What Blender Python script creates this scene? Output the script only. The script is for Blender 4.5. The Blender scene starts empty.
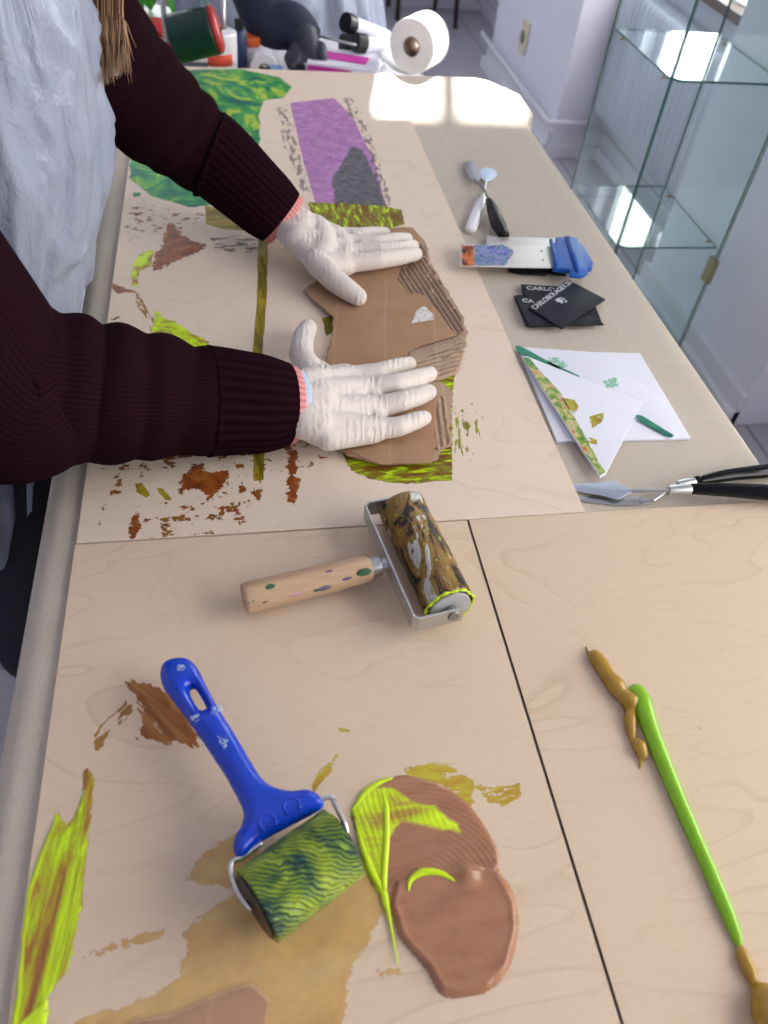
import bpy, bmesh, math, random
import numpy as np
from mathutils import Vector, Matrix, noise
random.seed(7)
R = math.radians
scene = bpy.context.scene
COL = scene.collection

# ------------------------------------------------------------------ camera geometry
F = 782.7
RT = Vector((0.9843, -0.1555, 0.0839)); UP = Vector((0.0577, 0.7316, 0.6793)); FW = Vector((0.1671, 0.6637, -0.7291))
RT.normalize(); FW.normalize(); UP = RT.cross(FW)
EYE = Vector((0, 0, 1.37))
TZ = 0.75           # cloth on the table top
BZ = 0.755          # top face of the plywood boards
def ray(px, py): return RT * ((px - 384) / F) - UP * ((py - 512) / F) + FW
def P(px, py, z=BZ):                 # the point of the horizontal plane z seen there
    d = ray(px, py); return EYE + d * ((z - EYE.z) / d.z)
def PD(px, py, D): return EYE + ray(px, py) * D
def PY(px, py, y): d = ray(px, py); return EYE + d * (y / d.y)
def P2(pts, z=BZ): return [tuple(P(a, b, z).xy) for a, b in pts]

cam = bpy.data.cameras.new('camera'); co = bpy.data.objects.new('camera', cam); COL.objects.link(co)
m = Matrix((RT, UP, -FW)).transposed().to_4x4(); m.translation = EYE; co.matrix_world = m
cam.sensor_fit = 'VERTICAL'; cam.sensor_height = 36; cam.lens = F / 1024 * 36; cam.clip_start = 0.02
cam.dof.use_dof = True; cam.dof.focus_distance = 0.86; cam.dof.aperture_fstop = 5.6
scene.camera = co
scene.view_settings.view_transform = 'Standard'; scene.view_settings.look = 'None'
scene.view_settings.gamma = 1; scene.view_settings.use_curve_mapping = False
scene.view_settings.exposure = -0.10
try: scene.cycles.transparent_max_bounces = 32
except Exception: pass

# ------------------------------------------------------------------ materials
def C(r, g, b):
    f = lambda c: (c / 255) / 12.92 if c <= 10 else ((c / 255 + 0.055) / 1.055) ** 2.4
    return (f(r), f(g), f(b), 1)
class NT:
    def __init__(s, name):
        s.m = bpy.data.materials.new(name); s.m.use_nodes = True; s.t = s.m.node_tree; s.t.nodes.clear()
        s.out = s.n('ShaderNodeOutputMaterial')
    def n(s, typ, **kw):
        nd = s.t.nodes.new(typ)
        for k, v in kw.items(): setattr(nd, k, v)
        return nd
    def l(s, a, b): s.t.links.new(a, b)
    def set(s, nd, **kw):
        for k, v in kw.items(): nd.inputs[k.replace('_', ' ')].default_value = v
        return nd
    def coords(s, src='Object', scale=(1, 1, 1), rot=(0, 0, 0)):
        tc = s.n('ShaderNodeTexCoord'); mp = s.n('ShaderNodeMapping')
        mp.inputs['Scale'].default_value = scale; mp.inputs['Rotation'].default_value = rot
        s.l(tc.outputs[src], mp.inputs['Vector']); return mp.outputs[0]
    def noise(s, vec, scale, detail=4, rough=.55, dist=0):
        nd = s.n('ShaderNodeTexNoise'); s.l(vec, nd.inputs['Vector'])
        s.set(nd, Scale=scale, Detail=detail, Roughness=rough, Distortion=dist); return nd.outputs['Fac']
    def wave(s, vec, scale, dist=0, detail=2, dscale=1, kind='BANDS', d='X'):
        nd = s.n('ShaderNodeTexWave', wave_type=kind)
        if kind == 'BANDS': nd.bands_direction = d
        s.l(vec, nd.inputs['Vector']); s.set(nd, Scale=scale, Distortion=dist, Detail=detail, Detail_Scale=dscale); return nd.outputs['Fac']
    def ramp(s, fac, stops, interp='LINEAR'):
        nd = s.n('ShaderNodeValToRGB'); s.l(fac, nd.inputs[0]); e = nd.color_ramp.elements; nd.color_ramp.interpolation = interp
        while len(e) < len(stops): e.new(.5)
        for el, (p, c) in zip(e, stops):
            el.position = p; el.color = c if len(c) == 4 else (*c, 1)
        return nd.outputs[0]
    def math(s, op, a, b=None, clamp=False):
        nd = s.n('ShaderNodeMath', operation=op); nd.use_clamp = clamp
        for i, v in enumerate((a, b)):
            if v is None: continue
            if isinstance(v, (int, float)): nd.inputs[i].default_value = v
            else: s.l(v, nd.inputs[i])
        return nd.outputs[0]
    def mix(s, fac, a, b):
        nd = s.n('ShaderNodeMix', data_type='RGBA')
        for i, v in ((0, fac), (6, a), (7, b)):
            if isinstance(v, (int, float, tuple)): nd.inputs[i].default_value = v
            else: s.l(v, nd.inputs[i])
        return nd.outputs[2]
    def bump(s, h, strength=.3, dist=.001, prev=None):
        nd = s.n('ShaderNodeBump'); s.l(h, nd.inputs['Height']); s.set(nd, Strength=strength, Distance=dist)
        if prev: s.l(prev, nd.inputs['Normal'])
        return nd.outputs[0]
    def bsdf(s, color, rough=.5, metal=0, normal=None, spec=.5, **kw):
        b = s.n('ShaderNodeBsdfPrincipled')
        for k, v in (('Base Color', color), ('Roughness', rough), ('Metallic', metal), ('Specular IOR Level', spec)):
            if isinstance(v, (int, float, tuple)): b.inputs[k].default_value = v
            else: s.l(v, b.inputs[k])
        for k, v in kw.items(): b.inputs[k.replace('_', ' ')].default_value = v
        if normal: s.l(normal, b.inputs['Normal'])
        return b.outputs[0]
    def done(s, sh): s.l(sh, s.out.inputs['Surface']); return s.m

def plain(name, col, rough=.5, metal=0, var=.06, scale=30, bump=0, bscale=200, spec=.5, stretch=(1, 1, 1), **kw):
    t = NT(name); v = t.coords('Object', stretch)
    f = t.noise(v, scale)
    lo = tuple(c * (1 - var) for c in col[:3]) + (1,); hi = tuple(min(1, c * (1 + var)) for c in col[:3]) + (1,)
    c = t.mix(f, lo, hi)
    nm = t.bump(t.noise(v, bscale), bump, .001) if bump else None
    return t.done(t.bsdf(c, rough, metal, nm, spec, **kw))

def wood_board(name, base, dark, rot=0):
    t = NT(name); v = t.coords('Object', (1.0, 2.6, 1), (0, 0, rot)); v2 = t.coords('Object', (30, 420, 30), (0, 0, rot)); v3 = t.coords('Object')
    d = t.noise(v, 3.2, 2, .5, .6); f = t.math('FRACT', t.math('MULTIPLY', d, 9)); ring = t.ramp(f, [(0, (0, 0, 0)), (.80, (.15, .15, .15)), (.97, (1, 1, 1)), (1, (0, 0, 0))])
    fine = t.noise(v2, 2.2, 3); big = t.noise(v3, 6, 3); msk = t.ramp(t.noise(v3, 4, 2), [(.4, (.15, .15, .15)), (.65, (1, 1, 1))])
    c = t.mix(t.math('MULTIPLY', t.math('MULTIPLY', ring, msk), .42), base, dark)
    c = t.mix(t.math('MULTIPLY', t.ramp(fine, [(.45, (0, 0, 0)), (.75, (1, 1, 1))]), .20), c, dark)
    c = t.mix(t.math('MULTIPLY', big, .25), c, tuple(x * .92 for x in base[:3]) + (1,))
    pores = t.noise(t.coords('Object', (110, 900, 1), (0, 0, rot)), 1, 2)
    c = t.mix(t.math('MULTIPLY', t.ramp(pores, [(.62, (0, 0, 0)), (.72, (1, 1, 1))]), .28), c, dark)
    return t.done(t.bsdf(c, .55, 0, t.bump(fine, .10, .0005), .2))

def linen(name):
    t = NT(name); v = t.coords('Object'); a = t.wave(v, 150, .8, 1, 40, d='X'); b = t.wave(v, 150, .8, 1, 40, d='Y')
    w = t.math('MULTIPLY', a, b); n = t.noise(v, 14, 5); sl = t.noise(t.coords('Object', (6, 420, 6)), 1, 2); sl2 = t.noise(t.coords('Object', (420, 6, 6)), 1, 2)
    c = t.mix(w, C(190, 180, 165), C(226, 217, 204)); c = t.mix(t.math('MULTIPLY', n, .35), c, C(188, 178, 163))
    sp = t.ramp(t.math('MAXIMUM', sl, sl2), [(.6, (0, 0, 0)), (.8, (1, 1, 1))]); c = t.mix(t.math('MULTIPLY', sp, .55), c, C(214, 202, 184))
    # fold creases: the light they catch is put into the colour as paler lines
    sx = t.n('ShaderNodeSeparateXYZ'); t.l(v, sx.inputs[0])
    def line(o, off, per):
        f = t.math('FRACT', t.math('DIVIDE', t.math('ADD', o, off), per)); d = t.math('ABSOLUTE', t.math('SUBTRACT', f, .5))
        return t.math('LESS_THAN', d, .008)
    ln = t.math('MAXIMUM', line(sx.outputs[0], 5.03, .118), line(sx.outputs[1], 5.0, .118))
    c = t.mix(t.math('MULTIPLY', ln, t.math('MULTIPLY', t.ramp(n, [(.35, (0, 0, 0)), (.6, (1, 1, 1))]), .4)), c, C(226, 216, 200))
    return t.done(t.bsdf(c, .92, 0, t.bump(t.math('ADD', w, t.math('MULTIPLY', sp, 2.0)), .35, .0006), .1))

def knit(name, col, col2, ku=150, kv=420, rib=False, src='UV'):
    t = NT(name)
    if src == 'UV':
        v = t.coords('UV', (1, 1, 1)); a = t.wave(v, ku / 6.2832 * 1.0, 0, 0, 1, d='X'); b = t.wave(v, kv / 6.2832 * 1.0, .3, 1, 1, d='Y')
    else:
        v = t.coords('Object'); a = t.wave(v, 140, .5, 1, 6, d='Y'); b = t.wave(v, 140, .5, 1, 6, d='Z')
    h = a if rib else t.math('ADD', t.math('MULTIPLY', a, .8), t.math('MULTIPLY', b, .22))
    n = t.noise(t.coords('Object'), 500, 3); big = t.noise(t.coords('Object'), 18, 3)
    c = t.mix(t.math('MULTIPLY', h, .7), col, col2); c = t.mix(t.math('MULTIPLY', n, .3), c, col2)
    c = t.mix(t.math('MULTIPLY', big, .3), c, col)
    return t.done(t.bsdf(c, .95, 0, t.bump(t.math('ADD', h, t.math('MULTIPLY', n, .6)), .4, .0012), .02))

def metal(name, col=(.62, .62, .6, 1), rough=.32, brush=(1, 1, 1)):
    t = NT(name); n = t.noise(t.coords('Object', brush), 60, 4)
    return t.done(t.bsdf(t.mix(n, tuple(c * .85 for c in col[:3]) + (1,), col), t.math('ADD', t.math('MULTIPLY', n, .2), rough - .1), 1, t.bump(n, .05, .0005)))

def paint_mat(name, stops, amp=.006, hole=0., holescale=300, scale=60, stretch=(1, 1), rough=.45, bump=.3, alpha=1., edgek=1.5, dist=.6, mixpoly=None, spec=.22, patchy=0):
    """Brushed paint: the 'edge' attribute is the distance in from the outline of the stroke; noise frays that outline."""
    t = NT(name); uv = t.coords('UV', (stretch[0], stretch[1], 1)); iso = t.coords('UV')
    f = t.noise(uv, scale, 5, .6, dist); c = t.ramp(f, stops)
    at = t.n('ShaderNodeAttribute', attribute_name='edge'); e = at.outputs['Fac']
    if mixpoly:
        a2 = t.n('ShaderNodeAttribute', attribute_name='edge2'); st2, amp2 = mixpoly
        m2 = t.math('ADD', t.math('DIVIDE', a2.outputs['Fac'], amp2), t.math('MULTIPLY', t.math('SUBTRACT', t.noise(uv, scale * .7, 5, .6, dist), .5), 3.0))
        m2 = t.ramp(m2, [(.0, (0, 0, 0)), (.6, (1, 1, 1))]); c = t.mix(m2, c, t.ramp(t.noise(uv, scale * .8, 4, .5, dist), st2))
    g = t.noise(uv, scale * 1.3, 5, .7, .3); h = t.bump(t.math('ADD', f, t.math('MULTIPLY', g, .7)), bump, .002)
    sh = t.bsdf(c, rough, 0, h, spec)
    if amp is None: return t.done(sh)
    fr = t.noise(uv, scale, 5, .7); fr2 = t.noise(iso, 160, 4, .7)
    k = t.math('ADD', t.math('DIVIDE', e, amp), t.math('MULTIPLY', t.math('SUBTRACT', t.math('ADD', t.math('MULTIPLY', fr, .7), t.math('MULTIPLY', fr2, .3)), .5), edgek * 2))
    al = t.ramp(t.math('ADD', t.math('MULTIPLY', k, 1.2), .5), [(.46, (0, 0, 0)), (.54, (1, 1, 1))])
    if hole > 0:
        hn = t.noise(uv, holescale, 4, .65)
        al = t.math('MULTIPLY', al, t.ramp(hn, [(hole - .008, (0, 0, 0)), (hole + .008, (1, 1, 1))]))
    if patchy: al = t.math('MULTIPLY', al, t.ramp(t.noise(iso, 45, 4), [(.3, (1 - patchy,) * 3), (.65, (1, 1, 1))]))
    al = t.math('MULTIPLY', al, alpha)
    tr = t.n('ShaderNodeBsdfTransparent'); mx = t.n('ShaderNodeMixShader')
    t.l(al, mx.inputs[0]); t.l(tr.outputs[0], mx.inputs[1]); t.l(sh, mx.inputs[2])
    return t.done(mx.outputs[0])

def glass(name, tint=(.93, .965, .96, 1)):
    t = NT(name); tr = t.n('ShaderNodeBsdfTransparent'); tr.inputs[0].default_value = tint
    gl = t.n('ShaderNodeBsdfGlossy'); gl.inputs['Roughness'].default_value = .0; gl.inputs[0].default_value = (.95, 1, 1, 1)
    fr = t.n('ShaderNodeFresnel'); fr.inputs[0].default_value = 1.5; ge = t.n('ShaderNodeNewGeometry')
    fac = t.math('MULTIPLY', fr.outputs[0], t.math('SUBTRACT', 1.0, ge.outputs['Backfacing']))
    mx = t.n('ShaderNodeMixShader'); t.l(fac, mx.inputs[0]); t.l(tr.outputs[0], mx.inputs[1]); t.l(gl.outputs[0], mx.inputs[2])
    return t.done(mx.outputs[0])

def emit(name, col, s):
    t = NT(name); e = t.n('ShaderNodeEmission'); e.inputs[0].default_value = col; e.inputs[1].default_value = s; return t.done(e.outputs[0])

# ------------------------------------------------------------------ building blocks
def wloc(o):
    v = Vector((0, 0, 0))
    while o is not None: v += o.location; o = o.parent
    return v
def thing(name, label, cat, loc=(0, 0, 0), group=None):
    o = bpy.data.objects.new(name, None); COL.objects.link(o); o.location = loc; o.empty_display_size = .02
    return tag(o, label, cat, group)
def tag(o, label=None, cat=None, group=None, kind=None):
    if label: o['label'] = label
    if cat: o['category'] = cat
    if group: o['group'] = group
    if kind: o['kind'] = kind
    return o
def obj(name, verts, faces, mat, parent=None, smooth=False, label=None, mats=None, mi=None):
    """verts are world points; a part is stored relative to its thing, a lone thing to its own foot."""
    V = np.array([tuple(v) for v in verts], dtype=float)
    if parent is not None: off = np.array(wloc(parent))
    else:
        mn, mxx = V.min(0), V.max(0); off = np.array([(mn[0] + mxx[0]) / 2, (mn[1] + mxx[1]) / 2, mn[2]])
    me = bpy.data.meshes.new(name); me.from_pydata((V - off).tolist(), [], [list(f) for f in faces])
    for mt in (mats or [mat]): me.materials.append(mt)
    if mi: me.polygons.foreach_set('material_index', mi)
    if smooth: me.polygons.foreach_set('use_smooth', [True] * len(me.polygons))
    me.update(); o = bpy.data.objects.new(name, me); COL.objects.link(o)
    if parent is not None: o.parent = parent
    else: o.location = off
    if label: o['label'] = label
    return o
def struct(o): o['kind'] = 'structure'; return o
class MB:
    """collects shapes that form ONE mesh"""
    def __init__(s): s.v = []; s.f = []
    def add(s, v, f):
        n = len(s.v); s.v += [tuple(x) for x in v]; s.f += [[i + n for i in q] for q in f]; return s
    def box(s, lo, hi, M=None):
        v = [Vector((x, y, z)) for x in (lo[0], hi[0]) for y in (lo[1], hi[1]) for z in (lo[2], hi[2])]
        if M: v = [M @ p for p in v]
        return s.add(v, [(0, 1, 3, 2), (4, 6, 7, 5), (0, 4, 5, 1), (2, 3, 7, 6), (0, 2, 6, 4), (1, 5, 7, 3)])
    def tube(s, pts, rad, n=12, caps=True, sq=(1, 1), prof=None, up=None):
        v, f, _ = tube_data(pts, rad, n, caps, sq, prof, up); return s.add(v, f)
    def obj(s, name, mat, parent=None, smooth=False, bevel=0, label=None, segs=2):
        o = obj(name, s.v, s.f, mat, parent, smooth, label)
        if bevel: bev(o, bevel, segs)
        return o
def bev(o, w, segs=2):
    b = o.modifiers.new('bevel', 'BEVEL'); b.width = w; b.segments = segs; b.limit_method = 'ANGLE'; b.angle_limit = R(40)
    o.data.polygons.foreach_set('use_smooth', [True] * len(o.data.polygons))
    wn = o.modifiers.new('wn', 'WEIGHTED_NORMAL'); return o
def frames(pts, up=None):
    pts = [Vector(p) for p in pts]; T = []
    for i in range(len(pts)):
        d = pts[min(i + 1, len(pts) - 1)] - pts[max(i - 1, 0)]
        T.append(d.normalized() if d.length > 1e-9 else Vector((0, 0, 1)))
    a = Vector(up) if up else (Vector((0, 0, 1)) if abs(T[0].z) < .9 else Vector((1, 0, 0)))
    N = []
    for t in T:
        a = (a - t * a.dot(t)).normalized(); N.append(a.copy())
    return pts, T, N
def tube_data(pts, rad, n=12, caps=True, sq=(1, 1), prof=None, up=None):
    pts, T, N = frames(pts, up); v = []; f = []; uv = []; L = 0
    for i, (p, t, a) in enumerate(zip(pts, T, N)):
        if i: L += (p - pts[i - 1]).length
        b = t.cross(a); r = rad[i] if isinstance(rad, (list, tuple)) else rad
        for k in range(n):
            th = 2 * math.pi * k / n; rr = r * (prof(i, th) if prof else 1)
            v.append(p + a * (math.cos(th) * rr * sq[0]) + b * (math.sin(th) * rr * sq[1])); uv.append((k / n, L))
    for i in range(len(pts) - 1):
        for k in range(n):
            k2 = (k + 1) % n; f.append((i * n + k, i * n + k2, (i + 1) * n + k2, (i + 1) * n + k))
    if caps: f.append(tuple(range(n - 1, -1, -1))); f.append(tuple((len(pts) - 1) * n + k for k in range(n)))
    return v, f, uv
def add_uv(o, uvs):
    lay = o.data.uv_layers.new(name='UVMap')
    for l in o.data.loops: lay.data[l.index].uv = uvs[l.vertex_index]
def spline(pts, n=8, closed=False):
    pts = [Vector(p) for p in pts]; N = len(pts); out = []
    for i in range(N if closed else N - 1):
        g = lambda k: pts[k % N] if closed else pts[max(0, min(N - 1, k))]
        a, b, c, d = g(i - 1), g(i), g(i + 1), g(i + 2)
        for k in range(n):
            t = k / n; out.append(.5 * ((2 * b) + (c - a) * t + (2 * a - 5 * b + 4 * c - d) * t * t + (3 * b - a - 3 * c + d) * t ** 3))
    if not closed: out.append(pts[-1])
    return out
def lerp_list(vals, n):
    out = []
    for i in range(len(vals) - 1):
        for k in range(n):
            t = k / n; t = t * t * (3 - 2 * t) * .5 + t * .5; out.append(vals[i] + (vals[i + 1] - vals[i]) * t)
    return out + [vals[-1]]
def limb(name, pts, rads, mat, parent, n=24, sub=8, sq=(1, 1), prof=None, caps=True, label=None, up=None, uvrep=1):
    pp = spline(pts, sub); rr = lerp_list(rads, sub)
    v, f, uv = tube_data(pp, rr, n, caps, sq, prof, up)
    o = obj(name, v, f, mat, parent, True, label); add_uv(o, uv); return o
def curve_slab(name, loops, thick, bevel, mat, parent=None, M=None, label=None, smooth=True, res=3, z=0):
    """outline(s) in a plane, given real thickness with rounded rims; inner loops become holes"""
    cu = bpy.data.curves.new('tmp', 'CURVE'); cu.dimensions = '2D'; cu.fill_mode = 'BOTH'
    bevel = min(bevel, thick / 2 * .98)
    cu.extrude = thick / 2 - bevel; cu.bevel_depth = bevel; cu.bevel_resolution = res; cu.offset = -bevel
    for lp in loops:
        sp = cu.splines.new('POLY'); sp.points.add(len(lp) - 1); sp.use_cyclic_u = True
        for q, a in zip(sp.points, lp): q.co = (a[0], a[1], 0, 1)
    ob = bpy.data.objects.new('tmp', cu); COL.objects.link(ob)
    dg = bpy.context.evaluated_depsgraph_get(); me = bpy.data.meshes.new_from_object(ob.evaluated_get(dg))
    bpy.data.objects.remove(ob); bpy.data.curves.remove(cu)
    bm = bmesh.new(); bm.from_mesh(me); bmesh.ops.remove_doubles(bm, verts=bm.verts, dist=1e-5); bm.verts.index_update()
    V = [v.co.copy() for v in bm.verts]; Fc = [[v.index for v in f.verts] for f in bm.faces]; bm.free(); bpy.data.meshes.remove(me)
    V = [Vector((v.x, v.y, v.z + thick / 2 + z)) for v in V]
    if M: V = [M @ v for v in V]
    o = obj(name, V, Fc, mat, parent, False, label)
    if smooth:
        o.data.polygons.foreach_set('use_smooth', [True] * len(o.data.polygons)); e = o.modifiers.new('es', 'EDGE_SPLIT'); e.split_angle = R(50)
    return o
def jag(loop, amp, step, seed=0, sc=200):
    """a torn outline"""
    out = []; N = len(loop)
    for i in range(N):
        a = Vector((*loop[i][:2], 0)); b = Vector((*loop[(i + 1) % N][:2], 0)); k = max(1, int((b - a).length / step)); d = (b - a); nrm = Vector((-d.y, d.x, 0)).normalized()
        for j in range(k):
            p = a + d * (j / k); q = p + nrm * (amp * (noise.fractal(Vector((p.x * sc, p.y * sc, seed)), 1, 2, 3) + 1.3 * noise.noise(Vector((p.x * 60, p.y * 60, seed + 5))))); out.append((q.x, q.y))
    return out
def sdf(poly, X, Y):
    P_ = np.array(poly); n = len(P_); d = np.full(X.shape, 1e9); ins = np.zeros(X.shape, bool)
    for i in range(n):
        a = P_[i]; b = P_[(i + 1) % n]; e = b - a; wx, wy = X - a[0], Y - a[1]
        t = np.clip((wx * e[0] + wy * e[1]) / (e @ e + 1e-12), 0, 1); d = np.minimum(d, np.hypot(wx - e[0] * t, wy - e[1] * t))
        c = (a[1] > Y) != (b[1] > Y)
        with np.errstate(divide='ignore', invalid='ignore'): ins ^= c & (X < (e[0]) * (Y - a[1]) / (e[1] if abs(e[1]) > 1e-12 else 1e-12) + a[0])
    return np.where(ins, d, -d)
def fb(x, y, s, seed=0, o=3): return noise.fractal(Vector((x * s, y * s, seed)), 1, 2, o)
def field(name, poly, z, mat, parent, cell=.002, margin=0., ang=0, height=None, poly2=None, label=None, smooth=True, clip=None, cut=0.0):
    """a patch on a fine grid inside an outline; stores distance to the outline, optionally raises a relief"""
    Pn = np.array(poly); ca, sa = math.cos(ang), math.sin(ang)
    U = Pn[:, 0] * ca + Pn[:, 1] * sa; W = -Pn[:, 0] * sa + Pn[:, 1] * ca
    us = np.arange(U.min() - margin - cell, U.max() + margin + 2 * cell, cell); ws = np.arange(W.min() - margin - cell, W.max() + margin + 2 * cell, cell)
    GU, GW = np.meshgrid(us, ws, indexing='ij'); X = GU * ca - GW * sa; Y = GU * sa + GW * ca
    D = sdf(poly, X, Y)
    if clip is not None: X = np.clip(X, clip[0], clip[2]); Y = np.clip(Y, clip[1], clip[3])
    D2 = sdf(poly2, X, Y) if poly2 is not None else None
    keep = D > -(margin + 1e-6); nu, nw = X.shape; idx = -np.ones((nu, nw), int); V = []; ed = []; e2 = []; uv = []
    q = keep[:-1, :-1] & keep[1:, :-1] & keep[1:, 1:] & keep[:-1, 1:] if cut == 0 else (keep[:-1, :-1] | keep[1:, :-1] | keep[1:, 1:] | keep[:-1, 1:])
    use = np.zeros((nu, nw), bool)
    for a, b in ((slice(None, -1), slice(None, -1)), (slice(1, None), slice(None, -1)), (slice(1, None), slice(1, None)), (slice(None, -1), slice(1, None))): use[a, b] |= q
    for i, j in zip(*np.nonzero(use)):
        idx[i, j] = len(V); d = D[i, j]; h = height(d, X[i, j], Y[i, j], D2[i, j] if D2 is not None else 0) if height else 0
        V.append((X[i, j], Y[i, j], z + h)); ed.append(d); uv.append((GU[i, j], GW[i, j]))
        if D2 is not None: e2.append(D2[i, j])
    Fc = [(idx[i, j], idx[i + 1, j], idx[i + 1, j + 1], idx[i, j + 1]) for i, j in zip(*np.nonzero(q))]
    if not Fc: raise RuntimeError(name)
    o = obj(name, V, Fc, mat, parent, smooth, label); add_uv(o, uv)
    at = o.data.attributes.new('edge', 'FLOAT', 'POINT'); at.data.foreach_set('value', ed)
    if D2 is not None: a2 = o.data.attributes.new('edge2', 'FLOAT', 'POINT'); a2.data.foreach_set('value', e2)
    return o
def sphere_data(c, r, n=16, sc=(1, 1, 1)):
    v = []; f = []; m_ = n // 2
    for i in range(m_ + 1):
        ph = math.pi * i / m_
        for k in range(n):
            th = 2 * math.pi * k / n; v.append((c[0] + r * sc[0] * math.sin(ph) * math.cos(th), c[1] + r * sc[1] * math.sin(ph) * math.sin(th), c[2] + r * sc[2] * math.cos(ph)))
    for i in range(m_):
        for k in range(n): f.append((i * n + k, (i + 1) * n + k, (i + 1) * n + (k + 1) % n, i * n + (k + 1) % n))
    bm = bmesh.new(); vs = [bm.verts.new(x) for x in v]
    for q in f:
        try: bm.faces.new([vs[a] for a in q])
        except ValueError: pass
    bmesh.ops.remove_doubles(bm, verts=bm.verts, dist=r * 1e-3); bm.verts.index_update()
    out = [x.co.copy() for x in bm.verts], [[x.index for x in q.verts] for q in bm.faces]; bm.free(); return out
def skin(name, segs, voxel, mat, parent, smooth=10, label=None, balls=()):
    """tapered limbs fused into one continuous surface"""
    mb = MB()
    for p0, r0, p1, r1 in segs:
        p0, p1 = Vector(p0), Vector(p1); k = 8
        mb.tube([p0.lerp(p1, i / k) for i in range(k + 1)], [r0 + (r1 - r0) * i / k for i in range(k + 1)], 16)
        mb.add(*sphere_data(p0, r0)); mb.add(*sphere_data(p1, r1))
    for c, r, sc in balls: mb.add(*sphere_data(c, r, 20, sc))
    o = mb.obj(name, mat, parent, True, label=label)
    rm = o.modifiers.new('fuse', 'REMESH'); rm.mode = 'VOXEL'; rm.voxel_size = voxel; rm.use_smooth_shade = True
    s = o.modifiers.new('smooth', 'SMOOTH'); s.factor = .5; s.iterations = smooth
    return o
def text(name, body, size, mat, parent, M, thick=.0002, label=None):
    cu = bpy.data.curves.new('tmp', 'FONT'); cu.body = body; cu.size = size; cu.extrude = thick; cu.align_x = 'CENTER'; cu.align_y = 'CENTER'; cu.offset = size * .012
    ob = bpy.data.objects.new('tmp', cu); COL.objects.link(ob); dg = bpy.context.evaluated_depsgraph_get()
    me = bpy.data.meshes.new_from_object(ob.evaluated_get(dg)); bpy.data.objects.remove(ob); bpy.data.curves.remove(cu)
    V = [M @ v.co for v in me.vertices]; Fc = [list(p.vertices) for p in me.polygons]; bpy.data.meshes.remove(me)
    return obj(name, V, Fc, mat, parent, label=label)
def frame2(a, b, z):
    """a flat frame with x from point a towards b, at height z"""
    a = Vector((a[0], a[1], 0)); b = Vector((b[0], b[1], 0)); d = (b - a).normalized(); M = Matrix.Rotation(math.atan2(d.y, d.x), 4, 'Z'); M.translation = Vector((a.x, a.y, z)); return M

W_ = C(214, 214, 222)
M_wall = plain('wall_paint', C(224, 224, 236), .85, var=.02, scale=3, bump=.05, bscale=300)
M_trim = plain('trim_paint', C(218, 218, 226), .5, var=.02)
M_rad = plain('radiator_enamel', C(206, 207, 222), .4, var=.02)
M_black = plain('black_plastic', C(14, 14, 16), .35, var=.2)
M_white = plain('white_plastic', C(228, 228, 232), .35, var=.03)
M_steel = metal('steel', (.60, .60, .60, 1), .3)
M_alu = metal('aluminium', (.62, .63, .63, 1), .42, (40, 1, 1))
M_paper = plain('white_paper', C(226, 228, 238), .75, var=.03, scale=8)

# ------------------------------------------------------------------ THE ROOM
def tiles():
    t = NT('grey_floor_tiles'); v = t.coords('Object'); b = t.n('ShaderNodeTexBrick'); t.l(v, b.inputs['Vector'])
    b.offset = 0; t.set(b, Scale=1.0, Mortar_Size=.006, Brick_Width=.4, Row_Height=.4, Color1=C(178, 177, 182), Color2=C(172, 171, 176), Mortar=C(130, 129, 137))
    n = t.noise(v, 5, 4); c = t.mix(t.math('MULTIPLY', n, .3), b.outputs[0], C(162, 160, 167)); return t.done(t.bsdf(c, .35, 0))
struct(MB().box((-3.2, -2.2, -.1), (2.0, 5.6, 0)).obj('floor', tiles()))
# right-hand wall with two piers, a window bay between them
def wall_with_hole(name, x0, x1, y0, y1, h, holes, axis):
    """wall slab of real thickness with window openings, cut as bands"""
    mb = MB(); zs = sorted({0, h} | {q for hl in holes for q in hl[2:]}); us = sorted({y0, y1} | {q for hl in holes for q in hl[:2]})
    for i in range(len(us) - 1):
        for k in range(len(zs) - 1):
            um, zm = (us[i] + us[i + 1]) / 2, (zs[k] + zs[k + 1]) / 2
            if any(a < um < b and c < zm < d for a, b, c, d in holes): continue
            if axis == 'y': mb.box((x0, us[i], zs[k]), (x1, us[i + 1], zs[k + 1]))
            else: mb.box((us[i], x0, zs[k]), (us[i + 1], x1, zs[k + 1]))
    return struct(mb.obj(name, M_wall))
HW = 3.6
wall_with_hole('wall_right', 1.6, 1.85, -2.2, 5.65, HW, [(2.28, 3.2, .76, 2.3), (-1.2, .9, .86, 2.3)], 'y')
struct(MB().box((1.36, 3.29, 0), (1.6, 4.36, HW)).obj('wall_pier_far', M_wall, bevel=.004))
struct(MB().box((1.36, 1.5, 0), (1.6, 2.2, HW)).obj('wall_pier_near', M_wall, bevel=.004))
wall_with_hole('wall_back', 5.42, 5.65, -3.2, 1.6, HW, [(1.10, 1.47, 2.30, 2.65), (-1.9, .3, 1.0, 2.7)], 'x')
M_pane = emit('lit_window_pane', (1, .965, .92, 1), 13.0)
M_pane2 = emit('lit_window_pane_near', (1, .97, .93, 1), 7.0)
def window(name, y0, y1, z0, z1, pane):
    f = MB(); w = .05; x0, x1 = 1.66, 1.72
    f.box((x0, y0, z0), (x1, y0 + w, z1)).box((x0, y1 - w, z0), (x1, y1, z1)).box((x0, y0, z0), (x1, y1, z0 + w)).box((x0, y0, z1 - w), (x1, y1, z1)).box((x0, (y0 + y1) / 2 - .03, z0), (x1, (y0 + y1) / 2 + .03, z1))
    o = struct(f.obj(name, M_trim, bevel=.004)); p = MB().box((1.685, y0 + w, z0 + w), (1.695, y1 - w, z1 - w)).obj('pane', pane, o, label='glowing pane added for light from the far end')
    return o
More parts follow.
